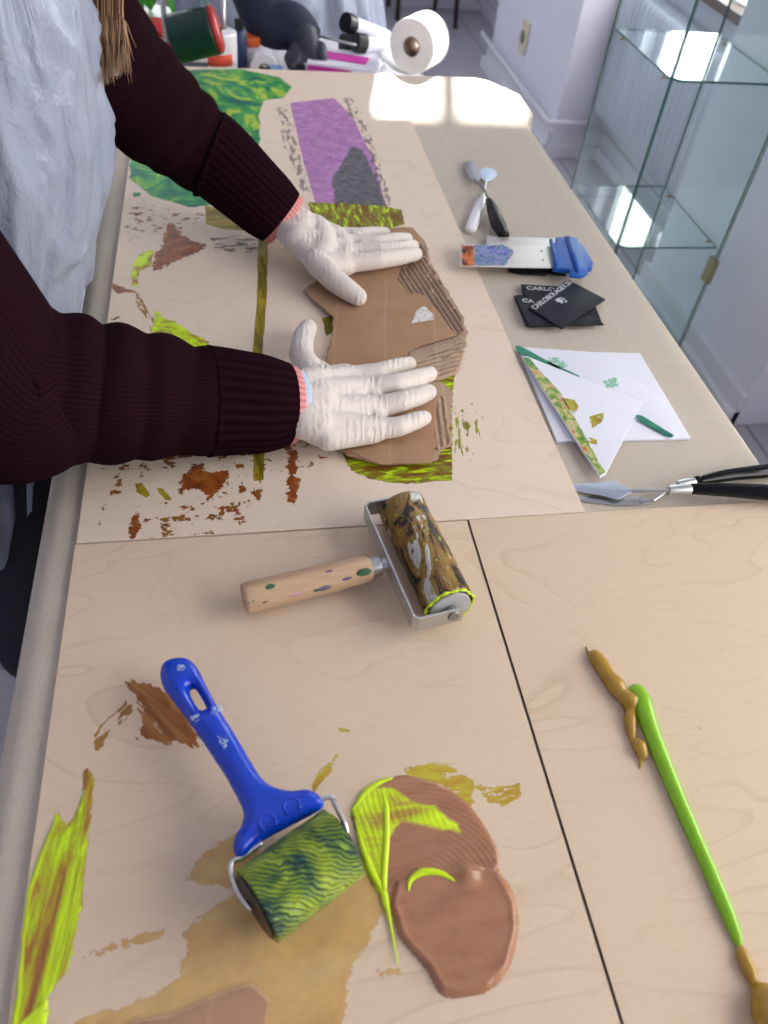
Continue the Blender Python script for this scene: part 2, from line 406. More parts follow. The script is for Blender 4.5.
window('window_1', 2.28, 3.2, .76, 2.3, M_pane)
window('window_2', -1.2, .9, .86, 2.3, M_pane2)
M_sill = plain('brown_sill', C(104, 82, 72), .4, var=.15, stretch=(4, 1, 4))
struct(MB().box((1.545, 2.2, .725), (1.70, 3.29, .755)).obj('trim_1', M_sill, bevel=.004))
f = MB().box((1.10, 5.5, 2.3), (1.115, 5.54, 2.65)).box((1.455, 5.5, 2.3), (1.47, 5.54, 2.65)).box((1.255, 5.5, 2.3), (1.29, 5.54, 2.65)).box((1.10, 5.5, 2.3), (1.47, 5.54, 2.31)).box((1.10, 5.5, 2.64), (1.47, 5.54, 2.65))
struct(f.obj('window_3', M_trim))
struct(MB().box((-3.2, -2.45, 0), (1.85, -2.2, HW)).obj('wall_front', M_wall))
struct(MB().box((-3.45, -2.45, 0), (-3.2, 5.65, HW)).obj('wall_left', M_wall))
struct(MB().box((-3.45, -2.45, HW), (1.85, 5.65, HW + .12)).obj('ceiling', M_wall))
wf_ = MB()
for a_, b_ in (((-1.9, 1.0), (-1.84, 2.7)), ((.24, 1.0), (.3, 2.7)), ((-.84, 1.0), (-.76, 2.7)), ((-1.9, 1.0), (.3, 1.06)), ((-1.9, 2.64), (.3, 2.7))): wf_.box((a_[0], 5.46, a_[1]), (b_[0], 5.53, b_[1]))
wf_ = struct(wf_.obj('added_window', M_trim, bevel=.004)); MB().box((-1.84, 5.49, 1.06), (.24, 5.50, 2.64)).obj('pane', emit('added_back_glow', (.92, .96, 1, 1), 5.0), wf_, label='glowing pane added for light from the far end')  # unseen window, added to bring in light from the far end
# skirting boards (a lower step and a rounded upper bead) follow the piers
def skirting(name, pts):
    mb = MB()
    for h, d in ((.105, .016), (.05, .034)):
        for (a, b) in zip(pts, pts[1:]):
            a, b = Vector((*a, 0)), Vector((*b, 0)); e = (b - a).normalized(); n = Vector((-e.y, e.x, 0)) * d
            mb.add([a - e * 0, b + e * 0, b + n + e * d, a + n - e * d * 0] + [q + Vector((0, 0, h)) for q in (a, b, b + n + e * d, a + n - e * d * 0)], [(3, 2, 1, 0), (4, 5, 6, 7), (0, 1, 5, 4), (1, 2, 6, 5), (2, 3, 7, 6), (3, 0, 4, 7)])
    return struct(mb.obj(name, M_trim))
skirting('baseboard_right', [(1.6, 2.2), (1.6, 3.29)]); skirting('baseboard_pier_side', [(1.6, 3.29), (1.36, 3.29)])
skirting('baseboard_pier_front', [(1.36, 3.29), (1.36, 4.36)]); skirting('baseboard_recess', [(1.6, 4.36), (1.6, 5.42)])
skirting('baseboard_back', [(1.6, 5.42), (-3.2, 5.42)]); skirting('baseboard_pier_near', [(1.36, 1.5), (1.36, 2.2)])
skirting('baseboard_near', [(1.6, -2.2), (1.6, 1.5)])
# heating pipe that runs above the skirting
mb = MB(); mb.tube([(1.31, 3.255, .15), (1.31, 4.4, .15)], .011, 10); struct(mb.obj('trim_2', M_trim, smooth=True))
mb = MB(); mb.tube([(1.31, 3.255, .15), (1.56, 3.255, .15)], .011, 10); mb.tube([(1.56, 3.255, .15), (1.56, 2.21, .15)], .011, 10); struct(mb.obj('trim_3', M_trim, smooth=True))

rad = thing('radiator', 'white ribbed radiator under the window behind the glass cabinet', 'radiator', (1.53, 2.75, .19))
V = []; Fc = []; ny = 260
for i in range(ny + 1):
    y = 2.28 + (3.24 - 2.28) * i / ny; x = 1.497 - .007 * (max(0, math.sin(2 * math.pi * (y - 2.28) / .04)) ** .6)
    for z in (.20, .215, .635, .65): V.append((x if .21 < z < .64 else 1.505, y, z))
for i in range(ny):
    for k in range(3): a = i * 4 + k; Fc.append((a, a + 1, a + 5, a + 4))
obj('front_panel', V, Fc, M_rad, rad, True)
MB().box((1.506, 2.28, .2), (1.575, 3.24, .65)).obj('body', M_rad, rad, bevel=.006)
g = MB()
for i in range(30): g.box((1.515, 2.30 + i * .031, .651), (1.57, 2.318 + i * .031, .656))
g.obj('top_grille', M_rad, rad)
for y in (2.45, 3.08): MB().box((1.57, y - .02, .3), (1.598, y + .02, .6)).obj('bracket', M_rad, rad)
MB().tube([(1.54, 2.262, .22), (1.54, 2.262, .152)], .012, 12).tube([(1.54, 2.285, .22), (1.54, 2.23, .22)], .017, 14).obj('valve', M_white, rad, True)

so = thing('wall_socket', 'ivory wall socket plate low on the white pier', 'socket', (1.357, 3.87, .288))
M_iv = plain('ivory', C(222, 214, 190), .4, var=.03)
Ms = Matrix(((0, 0, -1, 1.36), (1, 0, 0, 3.87), (0, 1, 0, .288), (0, 0, 0, 1)))
sq = lambda w, h: [(-w / 2, -h / 2), (w / 2, -h / 2), (w / 2, h / 2), (-w / 2, h / 2)]
curve_slab('plate', [sq(.10, .13)], .01, .003, M_iv, so, Ms)
curve_slab('socket_well', [[(.026 * math.cos(a), .026 * math.sin(a)) for a in np.linspace(0, 6.283, 25)[:-1]]], .004, .001, plain('dark_well', C(120, 108, 90), .5), so, Ms, z=.01)

# wooden chair far behind
M_dw = plain('dark_wood', C(62, 38, 30), .4, var=.25, stretch=(8, 8, 1))
ch = thing('wooden_chair', 'dark brown wooden chair standing far back by the skirting', 'chair', (1.14, 5.2, 0))
for a, b in (((1.0, 5.10, 0), (1.0, 5.12, .44)), ((1.325, 5.0, 0), (1.30, 5.03, .44)), ((1.27, 5.33, 0), (1.27, 5.30, .44)), ((.99, 5.37, 0), (1.0, 5.34, .44))):
    MB().tube([a, Vector(a).lerp(Vector(b), .6), b], [.013, .017, .02], 12).obj('leg', M_dw, ch, True)
curve_slab('seat', [[(.96, 5.06), (1.34, 4.98), (1.33, 5.33), (.97, 5.39)]], .03, .01, M_dw, ch, z=.44)
for a, b in (((1.29, 5.31, .46), (1.29, 5.36, .9)), ((1.0, 5.35, .46), (.99, 5.39, .9))): MB().tube([a, b], .016, 12).obj('back_post', M_dw, ch, True)
for z in (.62, .74, .86): MB().box((.98, 5.345 + (z - .62) * .12, z), (1.30, 5.36 + (z - .62) * .12, z + .06)).obj('back_rail', M_dw, ch, bevel=.004)

# ------------------------------------------------------------------ GLASS CABINET
M_glass = glass('clear_glass'); M_gedge = plain('green_glass_edge', C(46, 84, 82), .15, var=.15, spec=.6)
M_brass = plain('brass', C(160, 130, 70), .35, .8)
cab = thing('glass_display_cabinet', 'tall glass display cabinet with glass shelves beside the table', 'cabinet', (1.11, 1.94, 0))
X0, X1, Y0, Y1 = .973, 1.275, 1.75, 2.135
def gpane(name, lo, hi, thin):
    mb = MB().box(lo, hi); faces = mb.f; mi = []
    for q in faces:
        p = np.array([mb.v[i] for i in q]); mi.append(0 if np.ptp(p[:, thin]) < 1e-6 else 1)
    return obj(name, mb.v, mb.f, None, cab, mats=[M_glass, M_gedge], mi=mi)
gpane('side_pane', (X0, Y0 + .012, .05), (X0 + .005, Y1 - .008, 1.75), 0)
gpane('side_pane', (X1 - .005, Y0 + .012, .05), (X1, Y1 - .008, 1.75), 0)
gpane('back_pane', (X0 + .003, Y1 - .005, .05), (X1 - .003, Y1, 1.75), 1)
gpane('door', (X0 + .002, Y0, .06), (X1 - .002, Y0 + .006, 1.74), 1)
for z in (.403, .806, 1.209): 
    c = .018; lp = [(X0 + .012 + c, Y0 + .014), (X1 - .012, Y0 + .014), (X1 - .012, Y1 - .012), (X0 + .008, Y1 - .012), (X0 + .008, Y0 + .014 + c)]
    n = len(lp); V = [(a, b, z - .005) for a, b in lp] + [(a, b, z) for a, b in lp]
    Fc = [list(range(n))[::-1], [i + n for i in range(n)]] + [[i, (i + 1) % n, (i + 1) % n + n, i + n] for i in range(n)]
    obj('shelf', V, Fc, None, cab, mats=[M_glass, M_gedge], mi=[0, 0] + [1] * n)
    for x in (X0 + .012, X1 - .012):
        for y in (Y0 + .06, Y1 - .06): MB().tube([(x - .006, y, z - .0095), (x + .006, y, z - .0095)], .004, 8).obj('shelf_pin', M_brass, cab, True)
MB().box((X0 - .01, Y0 - .01, 0), (X1 + .01, Y1 + .01, .05)).obj('base', M_white, cab, bevel=.004)
MB().box((X0 - .01, Y0 - .01, 1.75), (X1 + .01, Y1 + .01, 1.79)).obj('top', M_white, cab, bevel=.004)
for z in (.3, 1.45): MB().box((X1 - .012, Y0 - .004, z), (X1 + .004, Y0 + .03, z + .07)).obj('hinge', plain('brass_hinge', C(150, 140, 105), .35, .6), cab, bevel=.002)

# ------------------------------------------------------------------ TABLE, CLOTH, BOARDS
XL, XR, YN, YF = -.192, .612, -.35, 1.90
tb = thing('work_table', 'long work table hidden under the beige linen cloth', 'table', (.2, .8, 0))
M_tab = plain('table_wood', C(150, 120, 90), .5, stretch=(1, 8, 8))
MB().box((XL + .012, YN + .02, .71), (XR - .012, YF - .012, .744)).obj('tabletop', M_tab, tb, bevel=.003)
for x in (XL + .08, XR - .08):
    for y in (YN + .12, YF - .12): MB().box((x - .025, y - .025, 0), (x + .025, y + .025, .71)).obj('leg', M_tab, tb, bevel=.004)
def cloth():
    us = sorted(set(list(np.arange(-.36, 0, .02)) + list(np.linspace(0, XR - XL, 42)) + list(np.arange(XR - XL, XR - XL + .36, .02)) + [-.005, -.01, -.015, -.03, -.05, XR - XL + .005, XR - XL + .01, XR - XL + .015, XR - XL + .03]))
    vs = sorted(set(list(np.arange(YN, YF, .04)) + [YF] + list(YF + np.array([.005, .01, .016, .022, .03, .05])) + list(np.arange(YF + .07, YF + .36, .03))))
    def bend(s, r, slope=0):     # distance s past the edge -> (out, down)
        if s <= 0: return s, 0
        q = r * math.pi / 2
        if s < q: return r * math.sin(s / r), r * (1 - math.cos(s / r))
        return r + (s - q) * slope, r + (s - q)
    V = []; Fc = []
    for u_ in us:
        for v_ in vs:
            zz = TZ
            if u_ < 0: o_, d_ = bend(-u_, .024, .10); x = XL - o_; zz -= d_; side = -1; hang = d_
            elif u_ > XR - XL: o_, d_ = bend(u_ - (XR - XL), .010, .03); x = XR + o_; zz -= d_; hang = d_; side = 1
            else: x = XL + u_; hang = 0; side = 0
            o2, d2 = bend(v_ - YF, .014, .04); y = YF + o2; zz = min(zz, TZ - d2) if hang else zz - d2
            if side and hang > .015:
                w = min(1, (hang - .015) / .12); x += side * w * (.012 * math.sin(v_ * 11 + side) + .008 * math.sin(v_ * 27))
            if d2 > .015 and not side: y += min(1, d2 / .15) * .012 * (1 + math.sin(u_ * 24))
            if hang == 0 and d2 == 0: zz += .0006 * fb(x, y, 9, 3)
            if u_ > XR - XL - .12: q = max(0, min(1, (v_ - 1.64) / .14)); x += .032 * q * q * (3 - 2 * q) * min(1, (u_ - (XR - XL) + .12) / .12)
            y -= max(0, x - .585) * 1.5 * max(0, min(1, (v_ - 1.6) / .3))
            V.append((x, y, zz))
    n = len(vs)
    for i in range(len(us) - 1):
        for j in range(n - 1): a = i * n + j; Fc.append((a, a + n, a + n + 1, a + 1))
    o = obj('tablecloth', V, Fc, linen('linen'), None, True); tag(o, 'beige linen tablecloth spread over the long work table', 'tablecloth')
    return o
cl = cloth()

WB, WD = C(221, 200, 174), C(186, 152, 120)
M_b1 = wood_board('plywood_pale', C(230, 213, 193), C(198, 170, 142), .08); M_b2 = wood_board('plywood', WB, WD, .12); M_b3 = wood_board('plywood_third', C(219, 197, 171), WD, .5)
def board(name, label, x0, x1, y0, y1, m_, grp='plywood painting boards'):
    o = MB().box((x0, y0, TZ + .0012), (x1, y1, BZ)).obj(name, m_, None, bevel=.0006); return tag(o, label, 'board', grp)
b_up = board('plywood_board', 'long pale plywood board with green and purple paint under the cardboard', -.1735, .3655, .5425, 1.895, M_b1)
b_lo = board('plywood_board', 'plywood board with the blue roller and brown paint puddle on it', -.1745, .2285, -.06, .5405, M_b2)
M_dkedge = plain('dark_cut_edge', C(62, 42, 28), .7)  # dark brown for the side faces of the right board alone
b_ri = board('plywood_board', 'plywood board at right with the squeezed green paint line', .2308, .634, -.06, .5415, M_b3)
b_ri.data.materials.append(M_dkedge)
for p_ in b_ri.data.polygons:
    if abs(p_.normal.x) > .9: p_.material_index = 1
for o in (b_up, b_lo, b_ri): del o['group']

# ------------------------------------------------------------------ DRIED PAINT ON THE BOARDS
LIME, LIME2, OCH, BRN, OLV, RUST = C(200, 232, 20), C(172, 190, 30), C(176, 128, 40), C(128, 74, 30), C(122, 108, 28), C(140, 70, 30)
GRN, TEAL, BLU, PUR, GRY = C(60, 160, 70), C(10, 112, 88), C(25, 70, 110), C(168, 104, 170), C(96, 94, 98)
S_green = paint_mat('green_smear', [(.25, C(16, 66, 104)), (.38, C(8, 104, 84)), (.48, C(40, 140, 84)), (.56, C(100, 172, 70)), (.63, C(186, 204, 72)), (.72, C(60, 150, 90)), (.8, TEAL)], .012, scale=11, stretch=(1, .7), rough=.5, edgek=1.3, dist=2.5)
S_pur = paint_mat('purple_block', [(.2, C(150, 104, 160)), (.45, C(178, 128, 180)), (.8, C(200, 152, 202))], .004, hole=.33, holescale=260, scale=60, rough=.8, edgek=.8, patchy=.2)
S_gry = paint_mat('grey_block', [(.3, C(80, 80, 84)), (.7, C(120, 118, 122))], .010, hole=.36, holescale=240, scale=80, rough=.8, edgek=1.2)
S_dry = paint_mat('grey_dry_brush', [(.3, C(96, 86, 92)), (.7, C(140, 122, 130))], .010, hole=.52, holescale=70, scale=40, stretch=(.5, 1.6), rough=.8, edgek=2, alpha=.55)
S_lime = paint_mat('lime_and_brown', [(.28, BRN), (.4, OCH), (.47, LIME2), (.56, LIME), (.8, C(214, 238, 40))], .007, hole=.33, holescale=90, scale=55, stretch=(.7, 1.2), rough=.4, edgek=1.9, bump=.6)
S_limeb = paint_mat('lime_and_brown_combed', [(.3, C(92, 60, 20)), (.42, C(132, 92, 30)), (.49, C(120, 116, 26)), (.55, C(150, 162, 30)), (.62, LIME), (.8, C(204, 232, 40))], .005, scale=85, stretch=(1.6, .4), rough=.35, edgek=1.4, bump=.7)
S_rust = paint_mat('rust_brown', [(.3, C(96, 54, 22)), (.5, RUST), (.68, C(168, 104, 44)), (.8, OCH)], .009, hole=.27, holescale=110, scale=60, stretch=(1, 1), rough=.4, edgek=2.2, bump=.5)
S_olive = paint_mat('olive_stripe', [(.3, C(104, 84, 24)), (.45, OLV), (.6, C(170, 150, 40)), (.75, C(150, 100, 40))], .003, scale=45, stretch=(.4, 1.4), rough=.4, edgek=1.3)
S_spk = paint_mat('brown_specks', [(.3, C(104, 62, 24)), (.55, C(150, 92, 34)), (.7, OLV)], .03, hole=.575, holescale=75, scale=60, stretch=(.7, 1), rough=.45, edgek=.8)
S_spk2 = paint_mat('green_scratches', [(.3, OLV), (.6, C(150, 165, 50))], .008, hole=.56, holescale=80, scale=60, stretch=(.35, 1.5), rough=.5, edgek=1.5, alpha=.8)
S_wash = paint_mat('ochre_wash', [(.25, C(206, 156, 84)), (.5, C(224, 184, 118)), (.75, C(230, 198, 140))], .012, scale=12, stretch=(.6, 2), rough=.5, edgek=1.6, alpha=.78, bump=.1, patchy=.25)
S_brn = paint_mat('brown_brush', [(.3, C(122, 74, 40)), (.5, C(154, 100, 56)), (.72, C(182, 132, 78))], .009, hole=.30, holescale=70, scale=60, stretch=(.35, 1.8), rough=.5, edgek=1.6)
S_thin = paint_mat('thin_brush', [(.3, C(150, 100, 50)), (.7, C(184, 138, 70))], .007, hole=.50, holescale=70, scale=50, stretch=(.4, 1.6), rough=.5, edgek=1.6, alpha=.8)
S_ybr = paint_mat('yellow_brush', [(.3, C(176, 130, 50)), (.5, C(196, 164, 60)), (.7, C(204, 196, 60))], .008, hole=.45, holescale=80, scale=60, stretch=(.4, 1.6), rough=.5, edgek=1.6, alpha=.9)
M_sf = S_green
zi = [0]
def stain(par, pts, mat, label, ang=0., cell=.003, margin=.006, name='paint_stain'):
    zi[0] += 1
    bx = {b_up: (-.1735, .5425, .3655, 1.895), b_lo: (-.1745, -.06, .2285, .5405), b_ri: (.2315, -.06, .634, .5415)}.get(par)
    zz = BZ + .00006 + .00001 * (zi[0] % 12)
    return field(name, P2(pts, zz), zz, mat, par, cell, margin, ang, label=label, clip=bx)
stain(b_up, [(131, 158), (150, 128), (172, 92), (183, 70), (240, 69), (278, 77), (291, 87), (284, 97), (263, 101), (259, 116), (261, 138), (250, 165), (222, 203), (190, 207), (150, 196), (129, 178)], S_green, 'blue-green and yellow paint smear', R(20), .005)
stain(b_up, [(133, 193), (140, 193), (139, 196), (134, 197)], S_green, 'small teal dab', 0, .002, .002)
stain(b_up, [(290, 103), (334, 98), (351, 115), (374, 160), (386, 207), (316, 205), (303, 160)], S_pur, 'purple rolled rectangle', R(90), .005)
stain(b_up, [(352, 146), (362, 150), (376, 178), (387, 208), (336, 206), (332, 180)], S_gry, 'charcoal rolled patch on the purple', R(90), .004)
stain(b_up, [(278, 108), (288, 106), (301, 160), (312, 196), (300, 190), (285, 150)], S_dry, 'faint grey dry-rolled edge marks', R(90), .004)
stain(b_up, [(342, 98), (352, 97), (372, 140), (392, 205), (386, 206), (366, 145)], S_dry, 'grey dry-rolled edge marks', R(90), .004)
stain(b_up, [(308, 202), (330, 203), (385, 206), (401, 210), (405, 224), (385, 230), (332, 228), (311, 216)], S_limeb, 'lime and brown scraped band', 0, .003)
stain(b_up, [(120, 210), (150, 205), (206, 215), (206, 222), (130, 240)], S_spk, 'sparse brown specks', .3, .004)
stain(b_up, [(205, 205), (228, 212), (248, 222), (250, 231), (222, 229), (206, 224)], S_olive, 'olive comb mark', 0, .003)
stain(b_up, [(168, 222), (175, 226), (182, 235), (206, 246), (198, 253), (182, 258), (152, 273), (156, 254), (163, 244)], S_rust, 'rust brown smear', .3, .003)
stain(b_up, [(143, 252), (154, 250), (152, 266), (140, 272), (137, 287), (131, 285), (134, 262)], S_lime, 'lime and brown dab', 1.2, .003)
stain(b_up, [(211, 238), (236, 234), (258, 240), (256, 252), (216, 251)], S_dry, 'grey printed dots', 0, .003)
stain(b_up, [(113, 283), (121, 287), (134, 292), (120, 294), (112, 290)], S_rust, 'small brown dab', 0, .003)
stain(b_up, [(110, 298), (122, 322), (126, 330), (112, 318)], S_spk, 'brown flecks', .8, .003)
stain(b_up, [(135, 290), (148, 310), (160, 335), (152, 335), (140, 312)], S_thin, 'thin yellow brown trail', 1.9, .003)
stain(b_up, [(156, 309), (162, 318), (176, 321), (186, 330), (212, 343), (205, 347), (165, 345), (152, 333)], S_lime, 'lime and rust dab by the sleeve', -.3, .003)
stain(b_up, [(258, 240), (268, 240), (267, 290), (263, 350), (258, 400), (264, 455), (264, 480), (254, 481), (251, 400), (253, 347), (257, 300)], S_olive, 'long olive stripe', R(90), .003)
stain(b_up, [(181, 474), (190, 472), (191, 464), (203, 463), (206, 472), (229, 470), (222, 486), (212, 496), (198, 490), (180, 492)], S_rust, 'cross-shaped rust brown patch', 0, .002)
stain(b_up, [(289, 450), (296, 450), (298, 488), (294, 504), (288, 500), (286, 482)], S_rust, 'short rust brown stroke', R(90), .002)
stain(b_up, [(118, 462), (150, 462), (134, 485), (120, 478)], S_spk, 'brown comb flecks', R(90), .003)
stain(b_up, [(228, 466), (264, 458), (262, 500), (238, 512), (226, 490)], S_spk, 'olive and brown flecks', R(90), .003)
stain(b_up, [(100, 510), (118, 470), (124, 474), (106, 522), (97, 524)], S_spk, 'brown scratch trail', R(70), .003)
stain(b_up, [(130, 520), (138, 512), (141, 528), (136, 541), (129, 542)], S_rust, 'small ochre stroke near the board edge', R(80), .002)
stain(b_up, [(135, 484), (142, 483), (150, 495), (146, 497), (137, 492)], S_olive, 'small olive dab', -.6, .002)
stain(b_up, [(155, 488), (163, 488), (172, 500), (166, 500)], S_olive, 'tiny olive mark', -.6, .002, .002)
stain(b_up, [(215, 507), (236, 508), (240, 515), (222, 513)], S_rust, 'dark brown fleck', 0, .002, .003)
stain(b_up, [(140, 505), (240, 490), (248, 530), (150, 538)], S_spk, 'scattered brown specks', 0, .004)
stain(b_up, [(100, 400), (330, 395), (330, 460), (300, 470), (100, 470)], S_spk, 'scattered paint specks by the sleeve', 0, .005)
stain(b_up, [(452, 402), (470, 402), (482, 412), (482, 440), (470, 462), (455, 458)], S_spk2, 'faint green scratches', R(80), .003)
stain(b_up, [(360, 330), (400, 330), (455, 372), (452, 400), (452, 447), (452, 480), (405, 484), (372, 480), (352, 471), (343, 456), (345, 430)], S_limeb, 'lime and brown paint under the cardboard', R(90), .004)
stain(b_up, [(322, 318), (332, 315), (336, 330), (326, 336)], S_olive, 'olive dab at the notch of the cardboard', 0, .003)
# lower left board
stain(b_lo, [(126, 682), (152, 684), (176, 705), (208, 752), (178, 742), (137, 738), (146, 716), (136, 700)], S_brn, 'brown brushed smear by the blue handle', -.9, .002)
stain(b_lo, [(92, 742), (104, 722), (128, 700), (135, 708), (112, 735), (98, 750)], S_thin, 'faint brown dry streaks', .9, .002)
stain(b_lo, [(182, 880), (205, 850), (240, 832), (262, 850), (255, 882), (215, 888)], S_wash, 'ochre stain left of the roller', .5, .003)
stain(b_lo, [(182, 930), (240, 890), (300, 872), (355, 868), (398, 885), (386, 905), (376, 930), (350, 975), (340, 1040), (60, 1040), (80, 1020), (150, 1000), (185, 975)], S_wash, 'broad translucent ochre wash', .35, .004)
stain(b_lo, [(75, 957), (120, 942), (170, 930), (170, 936), (120, 949), (80, 961)], S_wash, 'thin ochre streak', .25, .002, .003)
stain(b_lo, [(309, 786), (322, 770), (337, 755), (338, 765), (326, 778), (314, 793)], S_ybr, 'short yellow ochre stroke', .9, .002, .003)
stain(b_lo, [(403, 768), (430, 764), (452, 766), (472, 782), (470, 806), (448, 800), (425, 785)], S_ybr, 'yellow ochre brushing above the puddle', -.1, .002)
stain(b_lo, [(476, 786), (500, 788), (518, 783), (523, 794), (508, 804), (488, 802)], S_ybr, 'yellow ochre brushed end', .1, .002)
stain(b_lo, [(375, 968), (400, 966), (404, 974), (380, 976)], S_wash, 'faint ochre spot', 0, .002, .003)
stain(b_lo, [(338, 728), (352, 731), (350, 734), (340, 732)], S_ybr, 'tiny yellow mark', 0, .0015, .002)
stain(b_lo, [(83, 770), (87, 768), (89, 792), (83, 790)], S_thin, 'faint brown mark', R(80), .002, .003)
stain(b_ri, [(697, 725), (701, 726), (703, 730), (699, 729)], S_rust, 'tiny rust red speck', 0, .001, .001)

# ------------------------------------------------------------------ WET PAINT
def tubepaint(name, pts, label, mat, cat='paint', flat=.75, n=20, sub=8):
    pp = []; rr = []
    for px, py, w in pts:
        z = BZ + .0001; p = P(px, py, z); D = (p - EYE).dot(FW); r = w / 2 * D / F; p.z = BZ + r * flat * .8; pp.append(p); rr.append(r)
    sp = spline(pp, sub); rl = lerp_list(rr, sub)
    for p, r in zip(sp, rl): p.z = BZ + max(r * flat * .82, .0002)
    v, f, uv = tube_data(sp, rl, n, True, (flat, 1))
    v = [Vector((a.x, a.y, max(a.z, BZ + .0002))) for a in v]
    o = obj(name, v, f, mat, None, True); add_uv(o, uv)
    return tag(o, label, cat)
M_gsq = plain('wet_green_paint', C(134, 192, 26), .2, var=.08, scale=60, spec=.5)
M_osq = plain('wet_ochre_paint', C(168, 130, 38), .22, var=.18, scale=90, spec=.5, bump=.15, bscale=300)
tubepaint('paint_line', [(629, 689, 6), (634, 694, 18), (640, 706, 20), (650, 735, 17), (662, 765, 16), (680, 808, 15), (702, 858, 14.5), (722, 905, 14.5), (733, 932, 13), (739, 948, 6)], 'bright green squeezed line of wet paint', M_gsq)
tubepaint('paint_worm', [(586, 647, 1.5), (588, 653, 3), (593, 657, 13), (599, 666, 16), (606, 677, 15), (614, 688, 19), (620, 696, 16), (628, 704, 20), (630, 713, 11), (629, 722, 13), (630, 731, 11), (632, 740, 7), (638, 748, 15), (641, 756, 12), (640, 762, 4), (640, 769, 1.2)], 'short knobbly ochre squeeze beside the top of the green line', M_osq)
tubepaint('paint_worm', [(738, 944, 5), (742, 958, 14), (748, 972, 15), (753, 984, 10), (762, 1000, 34), (768, 1020, 42), (770, 1045, 30)], 'ochre squeeze at the lower end of the green line', M_osq)

# brown puddle: a thick pool below, a combed thin part above, lime worked in at the left
M_pud = paint_mat('wet_brown_paint', [(.3, C(156, 108, 80)), (.5, C(168, 119, 89)), (.7, C(175, 126, 95))], None, scale=40, stretch=(.5, 2), rough=.2, bump=.05, mixpoly=([(.30, C(176, 150, 60)), (.42, C(196, 216, 36)), (.55, C(212, 242, 30)), (.8, C(224, 248, 70))], .005), spec=.5)
pud = [(389, 779), (411, 776), (444, 787), (471, 808), (493, 841), (500, 862), (498, 870), (508, 884), (516, 903), (518, 931), (508, 970), (488, 991), (460, 998), (441, 994), (427, 970), (410, 950), (398, 934), (389, 908), (378, 894), (367, 874), (354, 824), (351, 812), (367, 791)]
pudw = [(p.x, p.y) for p in spline([(*q, 0) for q in P2(pud)], 5, True)]
lim = P2([(348, 814), (366, 786), (389, 784), (411, 800), (433, 806), (459, 824), (461, 834), (432, 829), (402, 824), (388, 846), (387, 880), (388, 912), (364, 874), (350, 822)])
pool = P2([(389, 905), (395, 880), (430, 872), (470, 868), (497, 868), (516, 903), (518, 931), (508, 970), (488, 991), (460, 998), (441, 994), (427, 970), (400, 940)])
pa, pb = Vector((*P2([(470, 870)])[0], 0)), Vector((*P2([(395, 812)])[0], 0))
def pudh(d, x, y, d2):
    if d <= 0: return -.0005
    dp = float(sdf(pool, np.array([x]), np.array([y]))[0]) if True else 0
    base = .0016 * min(1, d / .003) ** .5
    c = P2([(420, 905)])[0]; r_ = math.hypot(x - c[0], y - c[1])
    comb = .00045 * math.sin(r_ * 1500 + 1.2 * fb(x, y, 60, 2)) * (1 if dp < 0 else 0) * min(1, d / .004) * max(0, min(1, 1 - d2 / .004))
    if dp > 0: base += .0018 * min(1, dp / .004) + .0009 * math.exp(-((dp - .0035) / .0022) ** 2) + .0004 * fb(x, y, 70, 5, 2)
    k = P2([(466, 876)])[0]; q = math.hypot(x - k[0], (y - k[1])) ; base += .0045 * math.exp(-(q / .0085) ** 2)
    base += .0008 * max(0, min(1, d2 / .006)) * (1 + .5 * math.sin(x * 1300 + y * 250 + 2 * fb(x, y, 60)))
    return base + comb + .00012 * fb(x, y, 400, 1)
pud_o = thing('paint_puddle', 'puddle of wet brown paint with lime streaks worked into it', 'paint', P(440, 890))
field('puddle_body', pudw, BZ + .0002, M_pud, pud_o, .0013, 0, 0, pudh, lim, cut=1)
M_lim = plain('wet_lime_paint', C(206, 238, 24), .3, var=.12, scale=120, bump=.15)
def strand(name, pts, par, mat, lift=.002, flat=.6):
    pp = []; rr = []
    for px, py, w in pts: p = P(px, py, BZ); D = (p - EYE).dot(FW); pp.append(p + Vector((0, 0, lift))); rr.append(w / 2 * D / F)
    sp = spline(pp, 6); rl = lerp_list(rr, 6); v, f, uv = tube_data(sp, rl, 10, True, (flat, 1))
    v = [Vector((a.x, a.y, max(a.z, BZ + .0003))) for a in v]; return obj(name, v, f, mat, par, True, 'lime paint strand')
strand('paint_strand', [(383, 880, 3), (385, 900, 8), (388, 912, 5), (392, 935, 2.5), (398, 965, 1)], pud_o, M_lim, .0015)
strand('paint_strand', [(408, 893, 1.5), (410, 882, 5), (422, 874, 8), (440, 875, 6), (456, 884, 2)], pud_o, M_lim, .0040)
strand('paint_strand', [(352, 812, 3), (366, 793, 7), (380, 783, 5), (392, 779, 2)], pud_o, M_lim, .0015)
strand('paint_strand', [(382, 790, 3), (386, 810, 6), (386, 840, 7), (384, 870, 7), (384, 892, 5)], pud_o, M_lim, .0022)
strand('paint_strand', [(356, 820, 4), (362, 845, 7), (370, 868, 8), (380, 888, 6), (386, 904, 4)], pud_o, M_lim, .0016)

